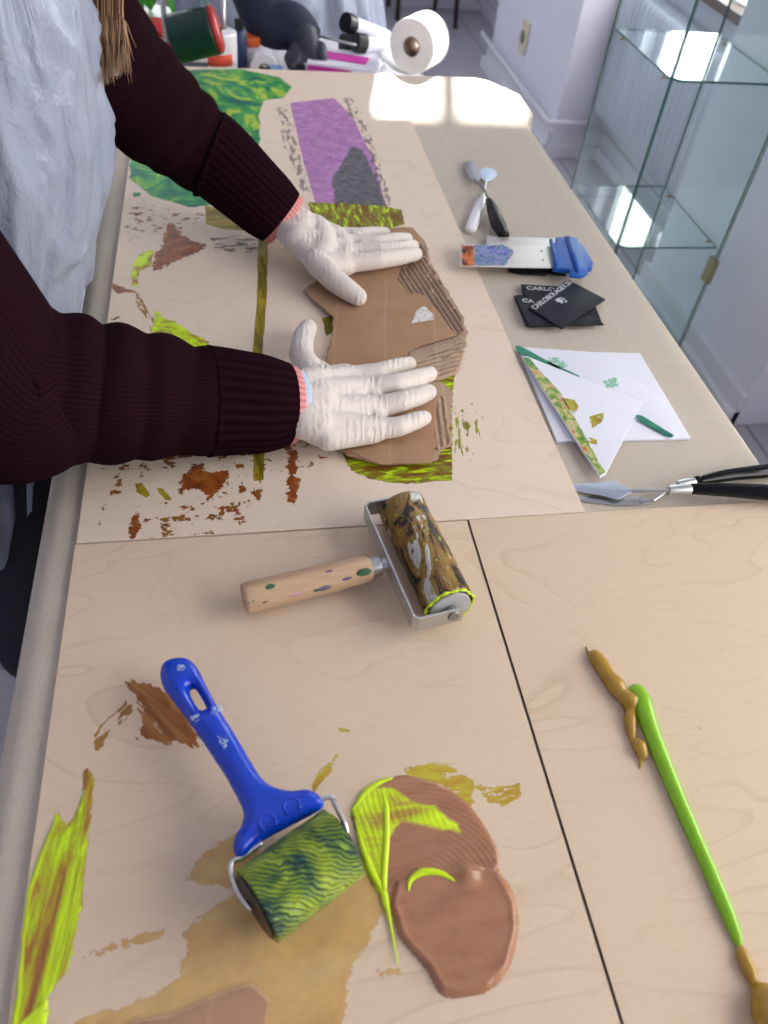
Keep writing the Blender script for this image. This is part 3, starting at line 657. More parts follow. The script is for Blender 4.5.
# lime smear scraped along the left edge
M_sm = paint_mat('scraped_lime_paint', [(.3, C(140, 86, 46)), (.42, C(172, 126, 44)), (.47, C(186, 176, 36)), (.53, LIME2), (.63, C(206, 238, 24))], .0045, scale=62, stretch=(.20, 1.3), rough=.35, bump=.6, edgek=1.8, dist=1.3, mixpoly=([(.3, C(196, 222, 24)), (.55, C(212, 242, 24)), (.9, C(220, 246, 50))], .0028), spec=.5)
sm = P2([(89, 768), (96, 778), (93, 800), (89, 824), (84, 876), (81, 904), (70, 966), (49, 997), (48, 1040), (9, 1040), (12, 1024), (21, 940), (28, 889), (39, 855), (57, 813), (67, 825), (75, 815), (82, 793)])
sm2 = P2([(57, 810), (60, 818), (44, 858), (34, 892), (27, 940), (19, 1024), (60, 985), (70, 960), (78, 905), (84, 905), (72, 975), (52, 1002), (50, 1040), (5, 1040), (18, 940), (25, 889), (36, 852)])
o = field('paint_smear', sm, BZ + .0003, M_sm, None, .0015, .003, R(80), lambda d, x, y, d2: max(0, min(1, d / .002)) * (.0008 + .0011 * max(0, min(1, d2 / .003)) + .0003 * math.sin((x + .2 * y) * 1800 + 3 * fb(x, y, 40))), sm2)
tag(o, 'thick lime yellow paint scraped along the left board edge', 'paint')

# ------------------------------------------------------------------ CARDBOARD
def kraft(name, base, dark):
    t = NT(name); v = t.coords('Object'); n = t.noise(v, 26, 5); f = t.noise(t.coords('Object', (300, 900, 300)), 1, 3); cre = t.wave(t.coords('Object', (1, 1, 1), (0, 0, .15)), 4.6, .5, 2, 1.5, d='X')
    c = t.mix(n, base, dark); c = t.mix(t.math('MULTIPLY', f, .25), c, tuple(min(1, x * 1.25) for x in base[:3]) + (1,))
    ln = t.ramp(cre, [(.0, (1, 1, 1)), (.012, (0, 0, 0)), (1, (0, 0, 0))]); c = t.mix(t.math('MULTIPLY', ln, .3), c, tuple(min(1, x * 1.3) for x in base[:3]) + (1,))
    return t.done(t.bsdf(c, .85, 0, t.bump(t.math('ADD', f, t.math('MULTIPLY', n, 2)), .2, .001), .15))
M_kr = kraft('kraft_liner', C(178, 143, 113), C(146, 112, 86)); M_kr2 = kraft('kraft_inner', C(180, 156, 134), C(154, 128, 106)); M_kr3 = kraft('kraft_brown', C(182, 144, 117), C(158, 120, 95))
def corr(name, pts, z, par, a, b, pitch=.0075, h=.0046, label=None, seed=0):
    A = P(*a, z); B = P(*b, z); ang = math.atan2(B.y - A.y, B.x - A.x); ca, sa = math.cos(ang), math.sin(ang); poly = jag(P2(pts, z), .0022, .003, seed)
    def hh(d, x, y, d2):
        w = -x * sa + y * ca; r_ = (.5 + .5 * math.sin(w * 2 * math.pi / pitch)) ** .8
        k = 1 if fb(x, y, 90, seed, 2) > -.35 else .35
        return (-.002 if d < 0 else h * r_ * k + .0008 * fb(x, y, 200, seed))
    return field(name, poly, z, M_kr2, par, .0014, 0, ang, hh, label=label, cut=1)
c1 = thing('torn_cardboard', 'large torn corrugated cardboard piece under the far gloved hand', 'cardboard', P(385, 310))
U1 = [(303, 292), (345, 262), (350, 240), (395, 229), (413, 229), (425, 243), (431, 265), (441, 283), (452, 300), (462, 318), (467, 333), (464, 352), (458, 373), (440, 381), (400, 388), (350, 384), (325, 360), (332, 340), (333, 318)]
curve_slab('base_liner', [jag(P2(U1), .0022, .003, 1)], .0016, .0004, M_kr2, c1, z=BZ + .0016, label='pale inner liner with ragged rim')
corr('fluting', [(394, 240), (425, 246), (430, 266), (441, 284), (452, 302), (461, 319), (465, 333), (456, 346), (430, 348), (412, 330), (398, 300)], BZ + .0034, c1, (415, 276), (450, 330), label='exposed corrugated fluting', seed=2)
corr('fluting', [(405, 356), (458, 338), (464, 350), (457, 371), (440, 379), (405, 376)], BZ + .0034, c1, (405, 360), (460, 345), .008, .0025, 'exposed corrugated fluting at the torn lower edge', 5)
T1 = [(303, 291), (345, 261), (350, 240), (395, 228), (413, 228), (421, 243), (402, 262), (397, 280), (409, 293), (425, 296), (441, 316), (456, 336), (437, 341), (412, 350), (402, 358), (380, 386), (350, 382), (326, 360), (332, 340), (333, 318)]
curve_slab('top_liner', [jag(P2(T1, BZ + .007), .0014, .0025, 3)], .0012, .0003, M_kr, c1, z=BZ + .0068, label='smooth kraft top liner')
curve_slab('torn_flap', [jag(P2([(409, 351), (455, 337), (464, 330), (465, 340), (440, 352), (412, 362)], BZ + .007), .0014, .0025, 8)], .0009, .0003, M_kr2, c1, z=BZ + .0062)
S_lab = paint_mat('label_scrap', [(.3, C(120, 130, 60)), (.42, C(200, 196, 190)), (.6, C(232, 230, 228)), (.7, C(150, 150, 140))], .003, scale=80, edgek=1.5, hole=.36, holescale=120)
field('paper_scrap', P2([(412, 323), (416, 311), (424, 306), (433, 314), (434, 320), (424, 321)], BZ + .0082), BZ + .0082, S_lab, c1, .0015, .002, .3, label='white torn label scrap')
c2 = thing('torn_cardboard', 'smaller torn cardboard piece under the near gloved hand', 'cardboard', P(390, 430))
U2 = [(322, 405), (345, 390), (400, 384), (440, 383), (453, 394), (449, 430), (453, 446), (441, 452), (436, 462), (415, 465), (380, 466), (346, 457), (330, 440)]
curve_slab('base_liner', [jag(P2(U2), .002, .003, 11)], .0014, .0004, M_kr2, c2, z=BZ + .0016, label='pale inner liner with ragged rim')
corr('fluting', [(425, 392), (446, 398), (449, 430), (452, 444), (438, 451), (426, 440)], BZ + .0030, c2, (440, 395), (446, 440), .008, .0022, 'exposed corrugated fluting', 14)
T2 = [(322, 405), (345, 390), (400, 384), (428, 384), (437, 398), (434, 430), (436, 446), (430, 463), (415, 464), (380, 465), (346, 456), (330, 440)]
curve_slab('top_liner', [jag(P2(T2, BZ + .0055), .0014, .0025, 13)], .0012, .0003, M_kr, c2, z=BZ + .0056, label='smooth kraft top liner')
curve_slab('torn_flap', [jag(P2([(346, 450), (436, 437), (434, 448), (430, 463), (380, 465)], BZ + .0075), .0012, .0025, 18)], .0009, .0003, M_kr, c2, z=BZ + .0070)
M_edge = kraft('torn_paper_edge', C(206, 172, 140), C(180, 140, 108))
c3 = thing('torn_cardboard', 'torn brown cardboard scrap at the bottom edge on the ochre wash', 'cardboard', P(210, 1015))
B3 = [(133, 1021), (160, 1015), (180, 1010), (214, 995), (232, 988), (252, 983), (262, 990), (270, 1000), (267, 1012), (266, 1050), (120, 1050)]
curve_slab('base_liner', [jag(P2(B3), .0012, .002, 21)], .0014, .0004, M_edge, c3, z=BZ + .0005, label='pale torn edge')
curve_slab('top_liner', [jag(P2([(a + (3 if a < 200 else -1), b + 4) for a, b in B3], BZ + .003), .001, .002, 22)], .0012, .0004, M_kr3, c3, z=BZ + .002)

# ------------------------------------------------------------------ WOODEN HANDLED BRAYER
M_hw = plain('beech_handle', C(196, 165, 134), .6, var=.2, scale=26, stretch=(1, 9, 9), bump=.2, spec=.25)
def brayer_paint():
    t = NT('layered_paint'); v = t.coords('Object', (1, .38, 1), (0, 0, 0)); f = t.noise(v, 34, 4, .5, 2.0); g = t.noise(t.coords('Object', (1, .5, 1)), 62, 4, .6, 1.5); h = t.noise(t.coords('Object'), 190, 4)
    c = t.ramp(f, [(.27, C(22, 26, 28)), (.40, C(44, 42, 34)), (.445, C(120, 84, 40)), (.49, C(152, 112, 52)), (.53, C(128, 116, 46)), (.565, C(150, 110, 56)), (.60, C(204, 202, 192)), (.72, C(160, 164, 158))])
    c = t.mix(t.ramp(g, [(.58, (0, 0, 0)), (.64, (1, 1, 1))]), c, C(34, 34, 32)); c = t.mix(t.ramp(h, [(.64, (0, 0, 0)), (.70, (1, 1, 1))]), c, C(170, 178, 44))
    return t.done(t.bsdf(c, .25, 0, t.bump(t.math('ADD', f, t.math('ADD', g, t.math('MULTIPLY', h, .3))), .8, .004)))
zr = BZ + .0252
A, B = P(402, 508, zr), P(449, 606, zr); ax = (B - A).normalized(); Lr = (B - A).length
br = thing('brayer', 'paint-crusted brayer with wooden handle and aluminium frame', 'roller', ((A + B) / 2).to_tuple()[:2] + (BZ,))
rr = .0245
def rp(i, th): return 1 + .03 * noise.fractal(Vector((math.cos(th) * 1.5, math.sin(th) * 1.5, i * .12)), 1, 2, 4)
N_ = 40; v, f, uv = tube_data([A + ax * (Lr * i / N_) for i in range(N_ + 1)], rr, 64, True, prof=rp); o = obj('roller', v, f, brayer_paint(), br, True, 'roller caked in ochre, black, white and green paint'); add_uv(o, uv)
M_cap = plain('grey_end_cap', C(176, 178, 178), .5, var=.1)
for c_, s in ((B, 1), (A, -1)):
    MB().tube([c_, c_ + ax * s * .0035], rr * .84, 40).obj('end_cap', M_cap, br, True, bevel=.0008)
rim = MB(); per = []
n_ = 60
pp = []
for i in range(n_ + 1):
    th = 2 * math.pi * i / n_; side = ax.cross(Vector((0, 0, 1))); pp.append(B + ax * .001 + (side * math.cos(th) + Vector((0, 0, 1)) * math.sin(th)) * (rr * (.98 + .03 * math.sin(th * 7))))
rim.tube(pp, [.0012 + .0007 * math.sin(i * 1.7) for i in range(n_ + 1)], 8); rim.obj('paint_rim', M_lim, br, True, label='lime paint rim on the roller end')
# frame: one flat strip bent to a U; back bar from P(368,505) to P(413,625)
zf0, zf1 = BZ + .013, BZ + .033
ba, bb = P(371, 509, zf1), P(408, 614, zf1); ba.z = bb.z = 0
pa_, pb_ = Vector((A.x, A.y, 0)), Vector((B.x, B.y, 0)); axh = Vector((ax.x, ax.y, 0)).normalized(); out = Vector((-axh.y, axh.x, 0))
if (ba - pa_).dot(out) < 0: out = -out
q0 = pa_ - axh * .010; q1 = pb_ + axh * .010; od = rr + .014
c0, c1_ = q0 + out * od, q1 + out * od; e0, e1 = q0 - out * .010, q1 - out * .010
path = [e0, c0, c1_, e1]
def strip(path, th, z0, z1):
    inn = []; n = len(path); L = []; Rr = []
    for i, p in enumerate(path):
        ds = []
        if i: ds.append((p - path[i - 1]).normalized())
        if i < n - 1: ds.append((path[i + 1] - p).normalized())
        ns = [Vector((-d.y, d.x, 0)) for d in ds]; m_ = sum(ns, Vector()).normalized(); k = 1 / max(.3, m_.dot(ns[0])); L.append(p + m_ * th / 2 * k); Rr.append(p - m_ * th / 2 * k)
    mb = MB()
    for i in range(n - 1):
        q = [L[i], L[i + 1], Rr[i + 1], Rr[i]]; mb.add([Vector((a.x, a.y, z)) for z in (z0, z1) for a in q], [(3, 2, 1, 0), (4, 5, 6, 7), (0, 1, 5, 4), (1, 2, 6, 5), (2, 3, 7, 6), (3, 0, 4, 7)])
    return mb
cv = [e0, c0 - out * .004, c0 + axh * .004, c1_ - axh * .004, c1_ - out * .004, e1]
strip(cv, .0026, zf0, zf1).obj('frame', M_alu, br, bevel=.0006)
for c_, s in ((q1, 1), (q0, -1)):
    z = zr; MB().tube([Vector((c_.x, c_.y, z)) - axh * s * .006, Vector((c_.x, c_.y, z)) + axh * s * .0035], .006, 20).obj('axle_bolt', metal('dull_bolt', (.35, .35, .34, 1), .45), br, True, bevel=.0008)
mid = (c0 + c1_) / 2; h0 = P(389, 565, BZ + .023); h1 = P(243, 599, BZ + .0185)
fr0 = Vector((mid.x, mid.y, BZ + .023)); hd = (h1 - fr0); hd.normalize()
MB().tube([fr0 - hd * .0015, fr0 + hd * .006, fr0 + hd * .008, fr0 + hd * .020], [.0065, .0065, .0098, .0105], 28).obj('ferrule', M_steel, br, True, bevel=.0006)
hs = fr0 + hd * .018; HL = (h1 - hs).length
ts = [0, .02, .05, .3, .6, .85, .96, .99, 1]; rs = [.0112, .0128, .0135, .0142, .0145, .0150, .0150, .0142, .012]
def hexp(i, th): return 1 - .06 * abs(math.sin(3 * th)) 
v, f, uv = tube_data([hs + hd * HL * t for t in ts], rs, 48, True, prof=hexp); o = obj('handle', v, f, M_hw, br, True, 'faceted beech handle with paint specks'); add_uv(o, uv)
M_dab = {k: plain('dab_' + k, c, .5) for k, c in (('green', C(50, 92, 62)), ('pink', C(196, 150, 160)), ('mauve', C(110, 92, 120)))}
side = Vector((-hd.y, hd.x, 0)).normalized(); side = -side if side.y > 0 else side
for t, an, k, s in ((.94, .55, 'green', .005), (.86, .45, 'green', .005), (.80, 1.35, 'green', .0045), (.62, .35, 'pink', .006), (.40, .3, 'mauve', .005), (.46, .3, 'green', .003), (.22, .6, 'mauve', .004), (.08, .75, 'green', .006), (.34, 1.4, 'mauve', .003)):
    nrm = (side * math.cos(an) + Vector((0, 0, 1)) * math.sin(an)).normalized(); p = hs + hd * HL * t + nrm * .0139; v, f = sphere_data((0, 0, 0), 1, 12)
    bx_ = nrm.cross(hd); rnd = random.random() * .6 + .5
    v = [p + hd * (q.x * s * 1.25) + bx_ * (q.y * s * .75 * rnd) + nrm * (q.z * .0009) for q in v]; obj('paint_dab', v, f, M_dab[k], br, True, k + ' paint dab')

# ------------------------------------------------------------------ BLUE HANDLED ROLLER
M_bl = plain('blue_plastic', C(4, 62, 196), .22, var=.1, scale=40, spec=.5, bump=.06, bscale=120)
zb = BZ + .0285
A, B = P(257, 906, zb), P(342, 843, zb); ax = (B - A).normalized(); Lr = (B - A).length; rb_ = .0275
fr = thing('foam_roller', 'blue plastic handled roller loaded with lime and dark green paint', 'roller', ((A + B) / 2).to_tuple()[:2] + (BZ,))
def roll2():
    t = NT('lime_green_roller_paint'); v = t.coords('UV', (.173, 1, 1), (0, 0, .75)); w = t.wave(v, 92, 14, 2, .55, d='X'); big = t.noise(t.coords('Object'), 26, 3, .5, 1.0)
    rid = t.ramp(w, [(0, (0, 0, 0)), (.35, (.25, .25, .25)), (.8, (1, 1, 1)), (1, (.8, .8, .8))])
    lo = t.ramp(big, [(.34, C(16, 44, 52)), (.46, C(56, 92, 50)), (.54, C(120, 146, 46)), (.7, C(150, 166, 54))]); hi = t.ramp(big, [(.32, C(50, 100, 84)), (.42, C(140, 176, 60)), (.54, C(184, 208, 62)), (.7, C(204, 222, 92))])
    return t.done(t.bsdf(t.mix(rid, lo, hi), .28, 0, t.bump(rid, .8, .0025)))
def rp2(i, th): return 1 + .022 * noise.fractal(Vector((math.cos(th) * 5, math.sin(th) * 5, i * .35)), 1, 2, 3)
N_ = 60; v, f, uv = tube_data([A + ax * (Lr * i / N_) for i in range(N_ + 1)], rb_, 96, True, prof=rp2, up=(0, 0, -1)); o = obj('roller', v, f, roll2(), fr, True, 'roller sleeve covered in lime and dark green paint'); add_uv(o, uv)
for c_, s in ((A, -1), (B, 1)): MB().tube([c_ - ax * s * .001, c_ + ax * s * .0022], rb_ * .86, 40).obj('end_cap', M_black, fr, True, bevel=.0006)
# handle outline traced in its own sloping plane
zh0, zh1 = BZ + .034, BZ + .026
def HP(px, py):
    t = (py - 660) / 190.0; return P(px, py, zh1 + (zh0 - zh1) * max(0, min(1, t)))
outl = [(160, 676), (163, 665), (174, 660), (187, 660), (197, 668), (206, 685), (218, 708), (235, 735), (252, 764), (263, 780), (274, 788), (290, 792), (307, 791), (318, 796), (324, 805), (317, 812), (290, 826), (262, 841), (246, 857), (238, 858), (233, 851), (234, 838), (241, 826), (243, 813), (238, 800), (226, 778), (208, 750), (190, 724), (172, 700), (164, 689)]
hole = [(198 + (a - 198) * .72, 700 + (b - 700) * .84) for a, b in [(187, 690), (190, 686), (195, 688), (203, 699), (209, 709), (208, 713), (202, 714), (196, 708), (189, 697)]]
hA, hB = HP(178, 668), HP(278, 826); hx = (hB - hA).normalized(); hy = Vector((0, 0, 1)).cross(hx).normalized(); hz = hx.cross(hy)
Mh = Matrix((hx, hy, hz)).transposed().to_4x4(); Mh.translation = hA; Mi = Mh.inverted()
loc = lambda L_: [((Mi @ q).x, (Mi @ q).y) for q in spline([HP(a, b) for a, b in L_], 4, True)]
def pillow(name, outer, holes, half, round_, mat, par, M, cell=.0008):
    """a rounded moulding from an outline, with openings; both faces swell from the rim"""
    Pn = np.array(outer); xs = np.arange(Pn[:, 0].min() - 2 * cell, Pn[:, 0].max() + 3 * cell, cell); ys = np.arange(Pn[:, 1].min() - 2 * cell, Pn[:, 1].max() + 3 * cell, cell)
    X, Y = np.meshgrid(xs, ys, indexing='ij')
    def sd(a, b):
        d = sdf(outer, a, b)
        for h in holes: d = np.minimum(d, -sdf(h, a, b))
        return d
    D = sd(X, Y); e = 1e-5; gx = (sd(X + e, Y) - D) / e; gy = (sd(X, Y + e) - D) / e; n = np.hypot(gx, gy) + 1e-9; rim = D <= 0
    X2 = np.where(rim, X - gx / n * D, X); Y2 = np.where(rim, Y - gy / n * D, Y); D = np.maximum(D, 0); ins = D > 0
    H = half * np.sqrt(np.clip(1 - (1 - np.minimum(D / round_, 1)) ** 2, 0, 1)); V = []; Fc = []; top = {}; bot = {}
    q = ins[:-1, :-1] | ins[1:, :-1] | ins[1:, 1:] | ins[:-1, 1:]
    def gv(i, j, s):
        if not ins[i, j]: s = 0
        k = (i, j, s)
        if k not in top: top[k] = len(V); V.append(M @ Vector((X2[i, j], Y2[i, j], s * H[i, j])))
        return top[k]
    for i, j in zip(*np.nonzero(q)):
        c4 = ((i, j), (i + 1, j), (i + 1, j + 1), (i, j + 1))
        Fc.append([gv(a, b, 1) for a, b in c4])
        if any(ins[a, b] for a, b in c4): Fc.append([gv(a, b, -1) for a, b in reversed(c4)])
    o = obj(name, V, Fc, mat, par, True); m_ = o.modifiers.new('soft', 'SMOOTH'); m_.factor = .5; m_.iterations = 4; return o
pillow('handle', loc(outl), [loc(hole)], .0098, .011, M_bl, fr, Mh)
M_lb = paint_mat('pale_blue_smudge', [(.3, C(120, 170, 226)), (.6, C(214, 230, 246))], .004, scale=200, edgek=2.2, hole=.46, holescale=260, alpha=.7)
for c_, w, h, a in (((183, 674), .006, .006, .2), ((218, 716), .008, .011, .5), ((224, 748), .011, .006, .9), ((197, 724), .008, .005, .9)):
    cp = Mi @ HP(*c_); lp = [(cp.x + w / 2 * math.cos(t), cp.y + h / 2 * math.sin(t)) for t in np.linspace(0, 6.283, 15)[:-1]]
    fo = field('paint_smudge', lp, 0, M_lb, None, .001, .003, a); vv = [Mh @ (Vector(q.co) + fo.location + Vector((0, 0, .0099))) for q in fo.data.vertices]
    ow = np.array(wloc(fr)); 
    for q, nv in zip(fo.data.vertices, vv): q.co = nv - Vector(ow)
    fo.location = (0, 0, 0); fo.parent = fr; fo['label'] = 'pale blue paint smudge'
# recessed thumb swirls and ridge on the head
for c_ in ((268, 828), (292, 812)):
    cp = Mi @ HP(*c_); ring = [Mh @ Vector((cp.x + .006 * math.cos(t), cp.y + .006 * math.sin(t), .0092)) for t in np.linspace(.6, 5.4, 20)]
    MB().tube(ring, .0011, 8).obj('moulded_swirl', M_bl, fr, True)
M_wire = metal('wire', (.72, .72, .72, 1), .28)
def wire(pxs, zs, end):
    pts = [P(a, b, z) for (a, b), z in zip(pxs, zs)] + [end]; sp = spline(pts, 6); MB().tube(sp, .0021, 12).obj('wire_arm', M_wire, fr, True)
wire([(262, 843), (244, 856), (233, 861), (231, 872), (240, 895)], [BZ + .033, BZ + .034, BZ + .034, BZ + .034, BZ + .032], A - ax * .0045 + Vector((0, 0, .001)))
wire([(308, 806), (324, 798), (332, 798), (336, 806), (345, 825)], [BZ + .033, BZ + .034, BZ + .034, BZ + .034, BZ + .032], B + ax * .0045 + Vector((0, 0, .001)))

# ------------------------------------------------------------------ TOOLS ON THE CLOTH
def knife(name, label, handle, hz_, hr, ferr, neck, blade, bz, hm, fm, bm_, bthick=.0008, sq=(.75, 1)):
    base = P(*handle[len(handle) // 2], TZ); k = thing(name, label, 'palette knife', (base.x, base.y, TZ), None)
    hp = [P(a, b, z) for (a, b), z in zip(handle, hz_)]
    limb('handle', hp, hr, hm, k, 24, 6, sq)
    if ferr:
        a, b, r_ = ferr; MB().tube([P(*a[:2], a[2]), P(*a[:2], a[2]).lerp(P(*b[:2], b[2]), .5), P(*b[:2], b[2])], [r_, r_, r_ * .85], 24).obj('ferrule', fm, k, True, bevel=.0005)
    np_ = [P(a, b, z) for a, b, z in neck]; sp = spline(np_, 6); MB().tube(sp, .0022, 12).obj('neck', bm_, k, True)
    a0 = P(*blade[0], bz[0]); a1 = P(*blade[1], bz[1]); x = (a1 - a0).normalized(); y = Vector((0, 0, 1)).cross(x).normalized(); z = x.cross(y); Mk = Matrix((x, y, z)).transposed().to_4x4(); Mk.translation = a0; L_ = (a1 - a0).length
    return k, Mk, L_
def blade_on(k, Mk, L_, half, mat, th=.0007, label=None):
    up = [(u_ * L_, w) for u_, w in half]; lp = up + [(u_, -w) for u_, w in reversed(up)]
    sp = [(p.x, p.y) for p in spline([(a, b, 0) for a, b in lp], 4, True)]
    return curve_slab('blade', [sp], th, th * .3, mat, k, Mk, z=-th / 2, label=label)
M_ebony = plain('black_lacquer', C(12, 11, 13), .12, var=.1, spec=.3)
M_blade = metal('scratched_blade', (.58, .62, .70, 1), .4, (1, 40, 40))
# front knife (blade shows) and the one beneath it
k, Mk, L_ = knife('palette_knife', 'black-handled palette knife with pointed trowel blade at the board edge', [(690, 489), (720, 489.5), (760, 492), (800, 494), (840, 496)], [TZ + .019] * 5, [.0068, .0090, .0105, .0102, .008], ((690, 489.5, TZ + .019), (668, 490.5, TZ + .019), .0062), [(671, 490.5, TZ + .019), (650, 490.5, TZ + .014), (632, 490.8, TZ + .0085)], [(634, 491), (566, 487)], (TZ + .0085, TZ + .0035), M_ebony, M_steel, M_steel)
blade_on(k, Mk, L_, [(0, .0012), (.08, .004), (.22, .0135), (.30, .0145), (.5, .0105), (.8, .0065), (.97, .0045), (1.0, .002)], M_blade, label='greyish blue scratched blade')
k, Mk, L_ = knife('palette_knife', 'second black-handled palette knife lying behind the first with bent neck', [(696, 481), (730, 475), (762, 471.5), (800, 467), (840, 463)], [TZ + .0105] * 5, [.0062, .0082, .0096, .0094, .008], ((694, 482.5, TZ + .0125), (677, 485, TZ + .0125), .006), [(680, 484.5, TZ + .0125), (669, 487, TZ + .0120), (662, 494, TZ + .006), (652, 501, TZ + .0025)], [(652, 501), (575, 499)], (TZ + .0025, TZ + .0015), M_ebony, M_steel, M_steel)
blade_on(k, Mk, L_, [(0, .0015), (.15, .006), (.45, .008), (.8, .005), (1.0, .0015)], M_steel)
# far knives
k, Mk, L_ = knife('palette_knife', 'white plastic palette knife crossed under a dark one', [(470, 231), (474, 220), (479, 206), (483, 197)], [TZ + .0065] * 4, [.0095, .0105, .0095, .005], None, [(482, 199, TZ + .006), (485, 188, TZ + .005), (486, 180, TZ + .004)], [(486, 181), (489, 168)], (TZ + .004, TZ + .0035), M_white, M_white, M_white, sq=(.55, 1))
blade_on(k, Mk, L_, [(0, .003), (.2, .011), (.55, .017), (.8, .014), (1, .008)], plain('pale_blue_plastic', C(206, 222, 240), .3), label='pale translucent blade')
k, Mk, L_ = knife('palette_knife', 'dark brown handled palette knife crossed over a white one', [(489, 200), (493, 211), (498, 224), (504, 236)], [TZ + .018, TZ + .0165, TZ + .0145, TZ + .0125], [.006, .0105, .0125, .0095], None, [(490, 201, TZ + .018), (484, 190, TZ + .0155), (477, 182, TZ + .0125), (475, 180, TZ + .0115)], [(476, 181), (469, 161)], (TZ + .0115, TZ + .004), plain('dark_walnut', C(20, 13, 13), .45, var=.3, spec=.2), M_steel, metal('dark_neck', (.25, .25, .25, 1), .4))
blade_on(k, Mk, L_, [(0, .003), (.12, .010), (.4, .0125), (.75, .0115), (.95, .007), (1, .004)], M_steel)

# scrapers with blue grips
M_bg = plain('blue_grip', C(6, 84, 170), .45, var=.1)
M_bl2 = plain('scraper_blade', C(208, 205, 198), .35, .35, var=.05)
S_scr = paint_mat('scraper_paint', [(.28, C(40, 44, 110)), (.40, C(84, 96, 170)), (.50, C(150, 150, 196)), (.56, C(60, 130, 110)), (.63, C(96, 104, 176)), (.72, C(214, 212, 206))], .008, scale=30, edgek=1.8, dist=3)
S_scr2 = paint_mat('scraper_orange', [(.38, C(40, 30, 30)), (.46, C(176, 84, 40)), (.6, C(214, 120, 56))], .004, scale=50, edgek=1.2)
def scraper(label, bpts, gpts, z, zt, grp, dz):
    c_ = P(*bpts[2], z); s = thing('scraper', label, 'scraper', (c_.x, c_.y, TZ))
    curve_slab('blade', [P2(bpts, z)], .0012, .0003, M_bl2, s, z=z - .0012)
    g = [(p.x, p.y) for p in spline([(*q, 0) for q in P2(gpts, z + .003)], 2, True)]
    curve_slab('grip', [P2(gpts, z + .003)], .009, .0025, M_bg, s, z=z - .0045 + dz)
    return s
s1 = scraper('blue-gripped metal scraper with paint on its blade, topmost of the pile', [(460, 244), (460, 266), (556, 268), (556, 246)], [(553, 243), (553, 268), (570, 270), (570, 274), (582, 275), (588, 272), (586, 262), (577, 238), (565, 236), (564, 242)], TZ + .021, 0, None, 0)
field('paint_film', P2([(474, 245), (505, 245), (514, 252), (506, 265), (474, 265)], TZ + .0213), TZ + .0213, S_scr, s1, .002, .002, .2, label='blue violet and green paint film')
field('paint_film', P2([(461, 245), (474, 245), (475, 266), (461, 266)], TZ + .0214), TZ + .0214, S_scr2, s1, .002, 0, .2, label='orange and black paint film')
for c_ in ((541.5, 251), (543, 260)):
    p = P(*c_, TZ + .021); MB().tube([p, p + Vector((0, 0, .0006))], .0016, 12).obj('rivet', M_black, s1)
MB().tube([P(551, 240, TZ + .026), P(557, 269, TZ + .026)], .003, 8).obj('grip_lip', M_bg, s1, True)
pr = [P(568, 238, TZ + .026), P(578, 272, TZ + .026)]; MB().tube(pr, .004, 10).obj('grip_ridge', M_bg, s1, True)
s2 = scraper('blue-gripped metal scraper lying under the painted one', [(487, 236), (487, 258), (556, 262), (560, 238)], [(556, 237), (556, 262), (575, 268), (592, 268), (593, 263), (584, 246), (574, 238)], TZ + .0105, 0, None, 0)
s3 = thing('black_piece', 'flat black piece at the bottom of the scraper pile', 'black_piece', P(530, 268, TZ).to_tuple())  # flat black shape, lowest under the two scrapers
curve_slab('blade', [P2([(505, 248), (508, 271), (520, 274), (545, 275), (553, 271), (556, 250)], TZ + .003)], .003, .001, M_black, s3, z=TZ + .0008)
curve_slab('grip', [P2([(550, 250), (548, 273), (566, 275), (570, 252)], TZ + .004)], .005, .0015, M_black, s3, z=TZ + .0006)

# dark slate cards
M_card = plain('black_card', C(34, 36, 44), .6, var=.08, scale=60, spec=.2); M_ink = plain('pale_ink', C(196, 198, 206), .6, var=.05)
def card(label, pts, z, th=.003):
    c_ = P(*pts[0], z); q = P2(pts, z + th); cx = sum(a for a, b in q) / 4; cy = sum(b for a, b in q) / 4
    k = thing('business_card', label, 'card', (cx, cy, z)); curve_slab('card_body', [q], th, .0006, M_card, k, z=z, res=2); return k, q
def on_card(q, z, u_, v_):       # frame on the card: u along the first edge, v into it
    a, b, d = Vector((*q[0], 0)), Vector((*q[1], 0)), Vector((*q[3], 0)); p = a + (b - a) * u_ + (d - a) * v_; x = (b - a).normalized(); M_ = Matrix((x, Vector((-x.y, x.x, 0)), Vector((0, 0, 1)))).transposed().to_4x4(); M_.translation = Vector((p.x, p.y, z)); return M_, (b - a).length
k, q = card('black card lowest in the fanned stack, showing only its left corner', [(514, 295), (590, 292), (602, 322), (526, 325)], TZ + .001)
M_, w = on_card(q, TZ + .0042, .13, .15); 
k, q = card('black card with its heading at its upper edge, second from the bottom', [(521, 284), (572, 287), (590, 318), (530, 312)], TZ + .0042)
M_, w = on_card(q, TZ + .0074, .36, .14); text('heading', 'CARLO', .0135, M_ink, k, M_, label='pale printed heading')
k, q = card('black card just under the topmost one, only the start of its heading showing', [(516, 296), (578, 300), (604, 324), (529, 326)], TZ + .0074)
M_, w = on_card(q, TZ + .0106, .16, .15); text('heading', 'CA', .0125, M_ink, k, M_, label='pale printed heading')
k, q = card('topmost black card with full pale heading and emblem', [(528.5, 307), (567.5, 279), (605.5, 299), (562, 328)], TZ + .0106)
M_, w = on_card(q, TZ + .0138, .5, .115)
text('heading', 'CARLOBOLAGET.SE', w * .108, M_ink, k, M_, label='pale printed heading')
M_, w = on_card(q, TZ + .0137, .50, .40); s_ = w * .0135
shield = [(0.2, 4.6), (4.6, 3.2), (4.4, -1.5), (1.8, -5.6), (-.8, -3.8), (-1.4, -2.6), (.2, -2.8), (2.2, -3.6), (3.4, -1.2), (3.4, 2.2), (.4, 3.4)]
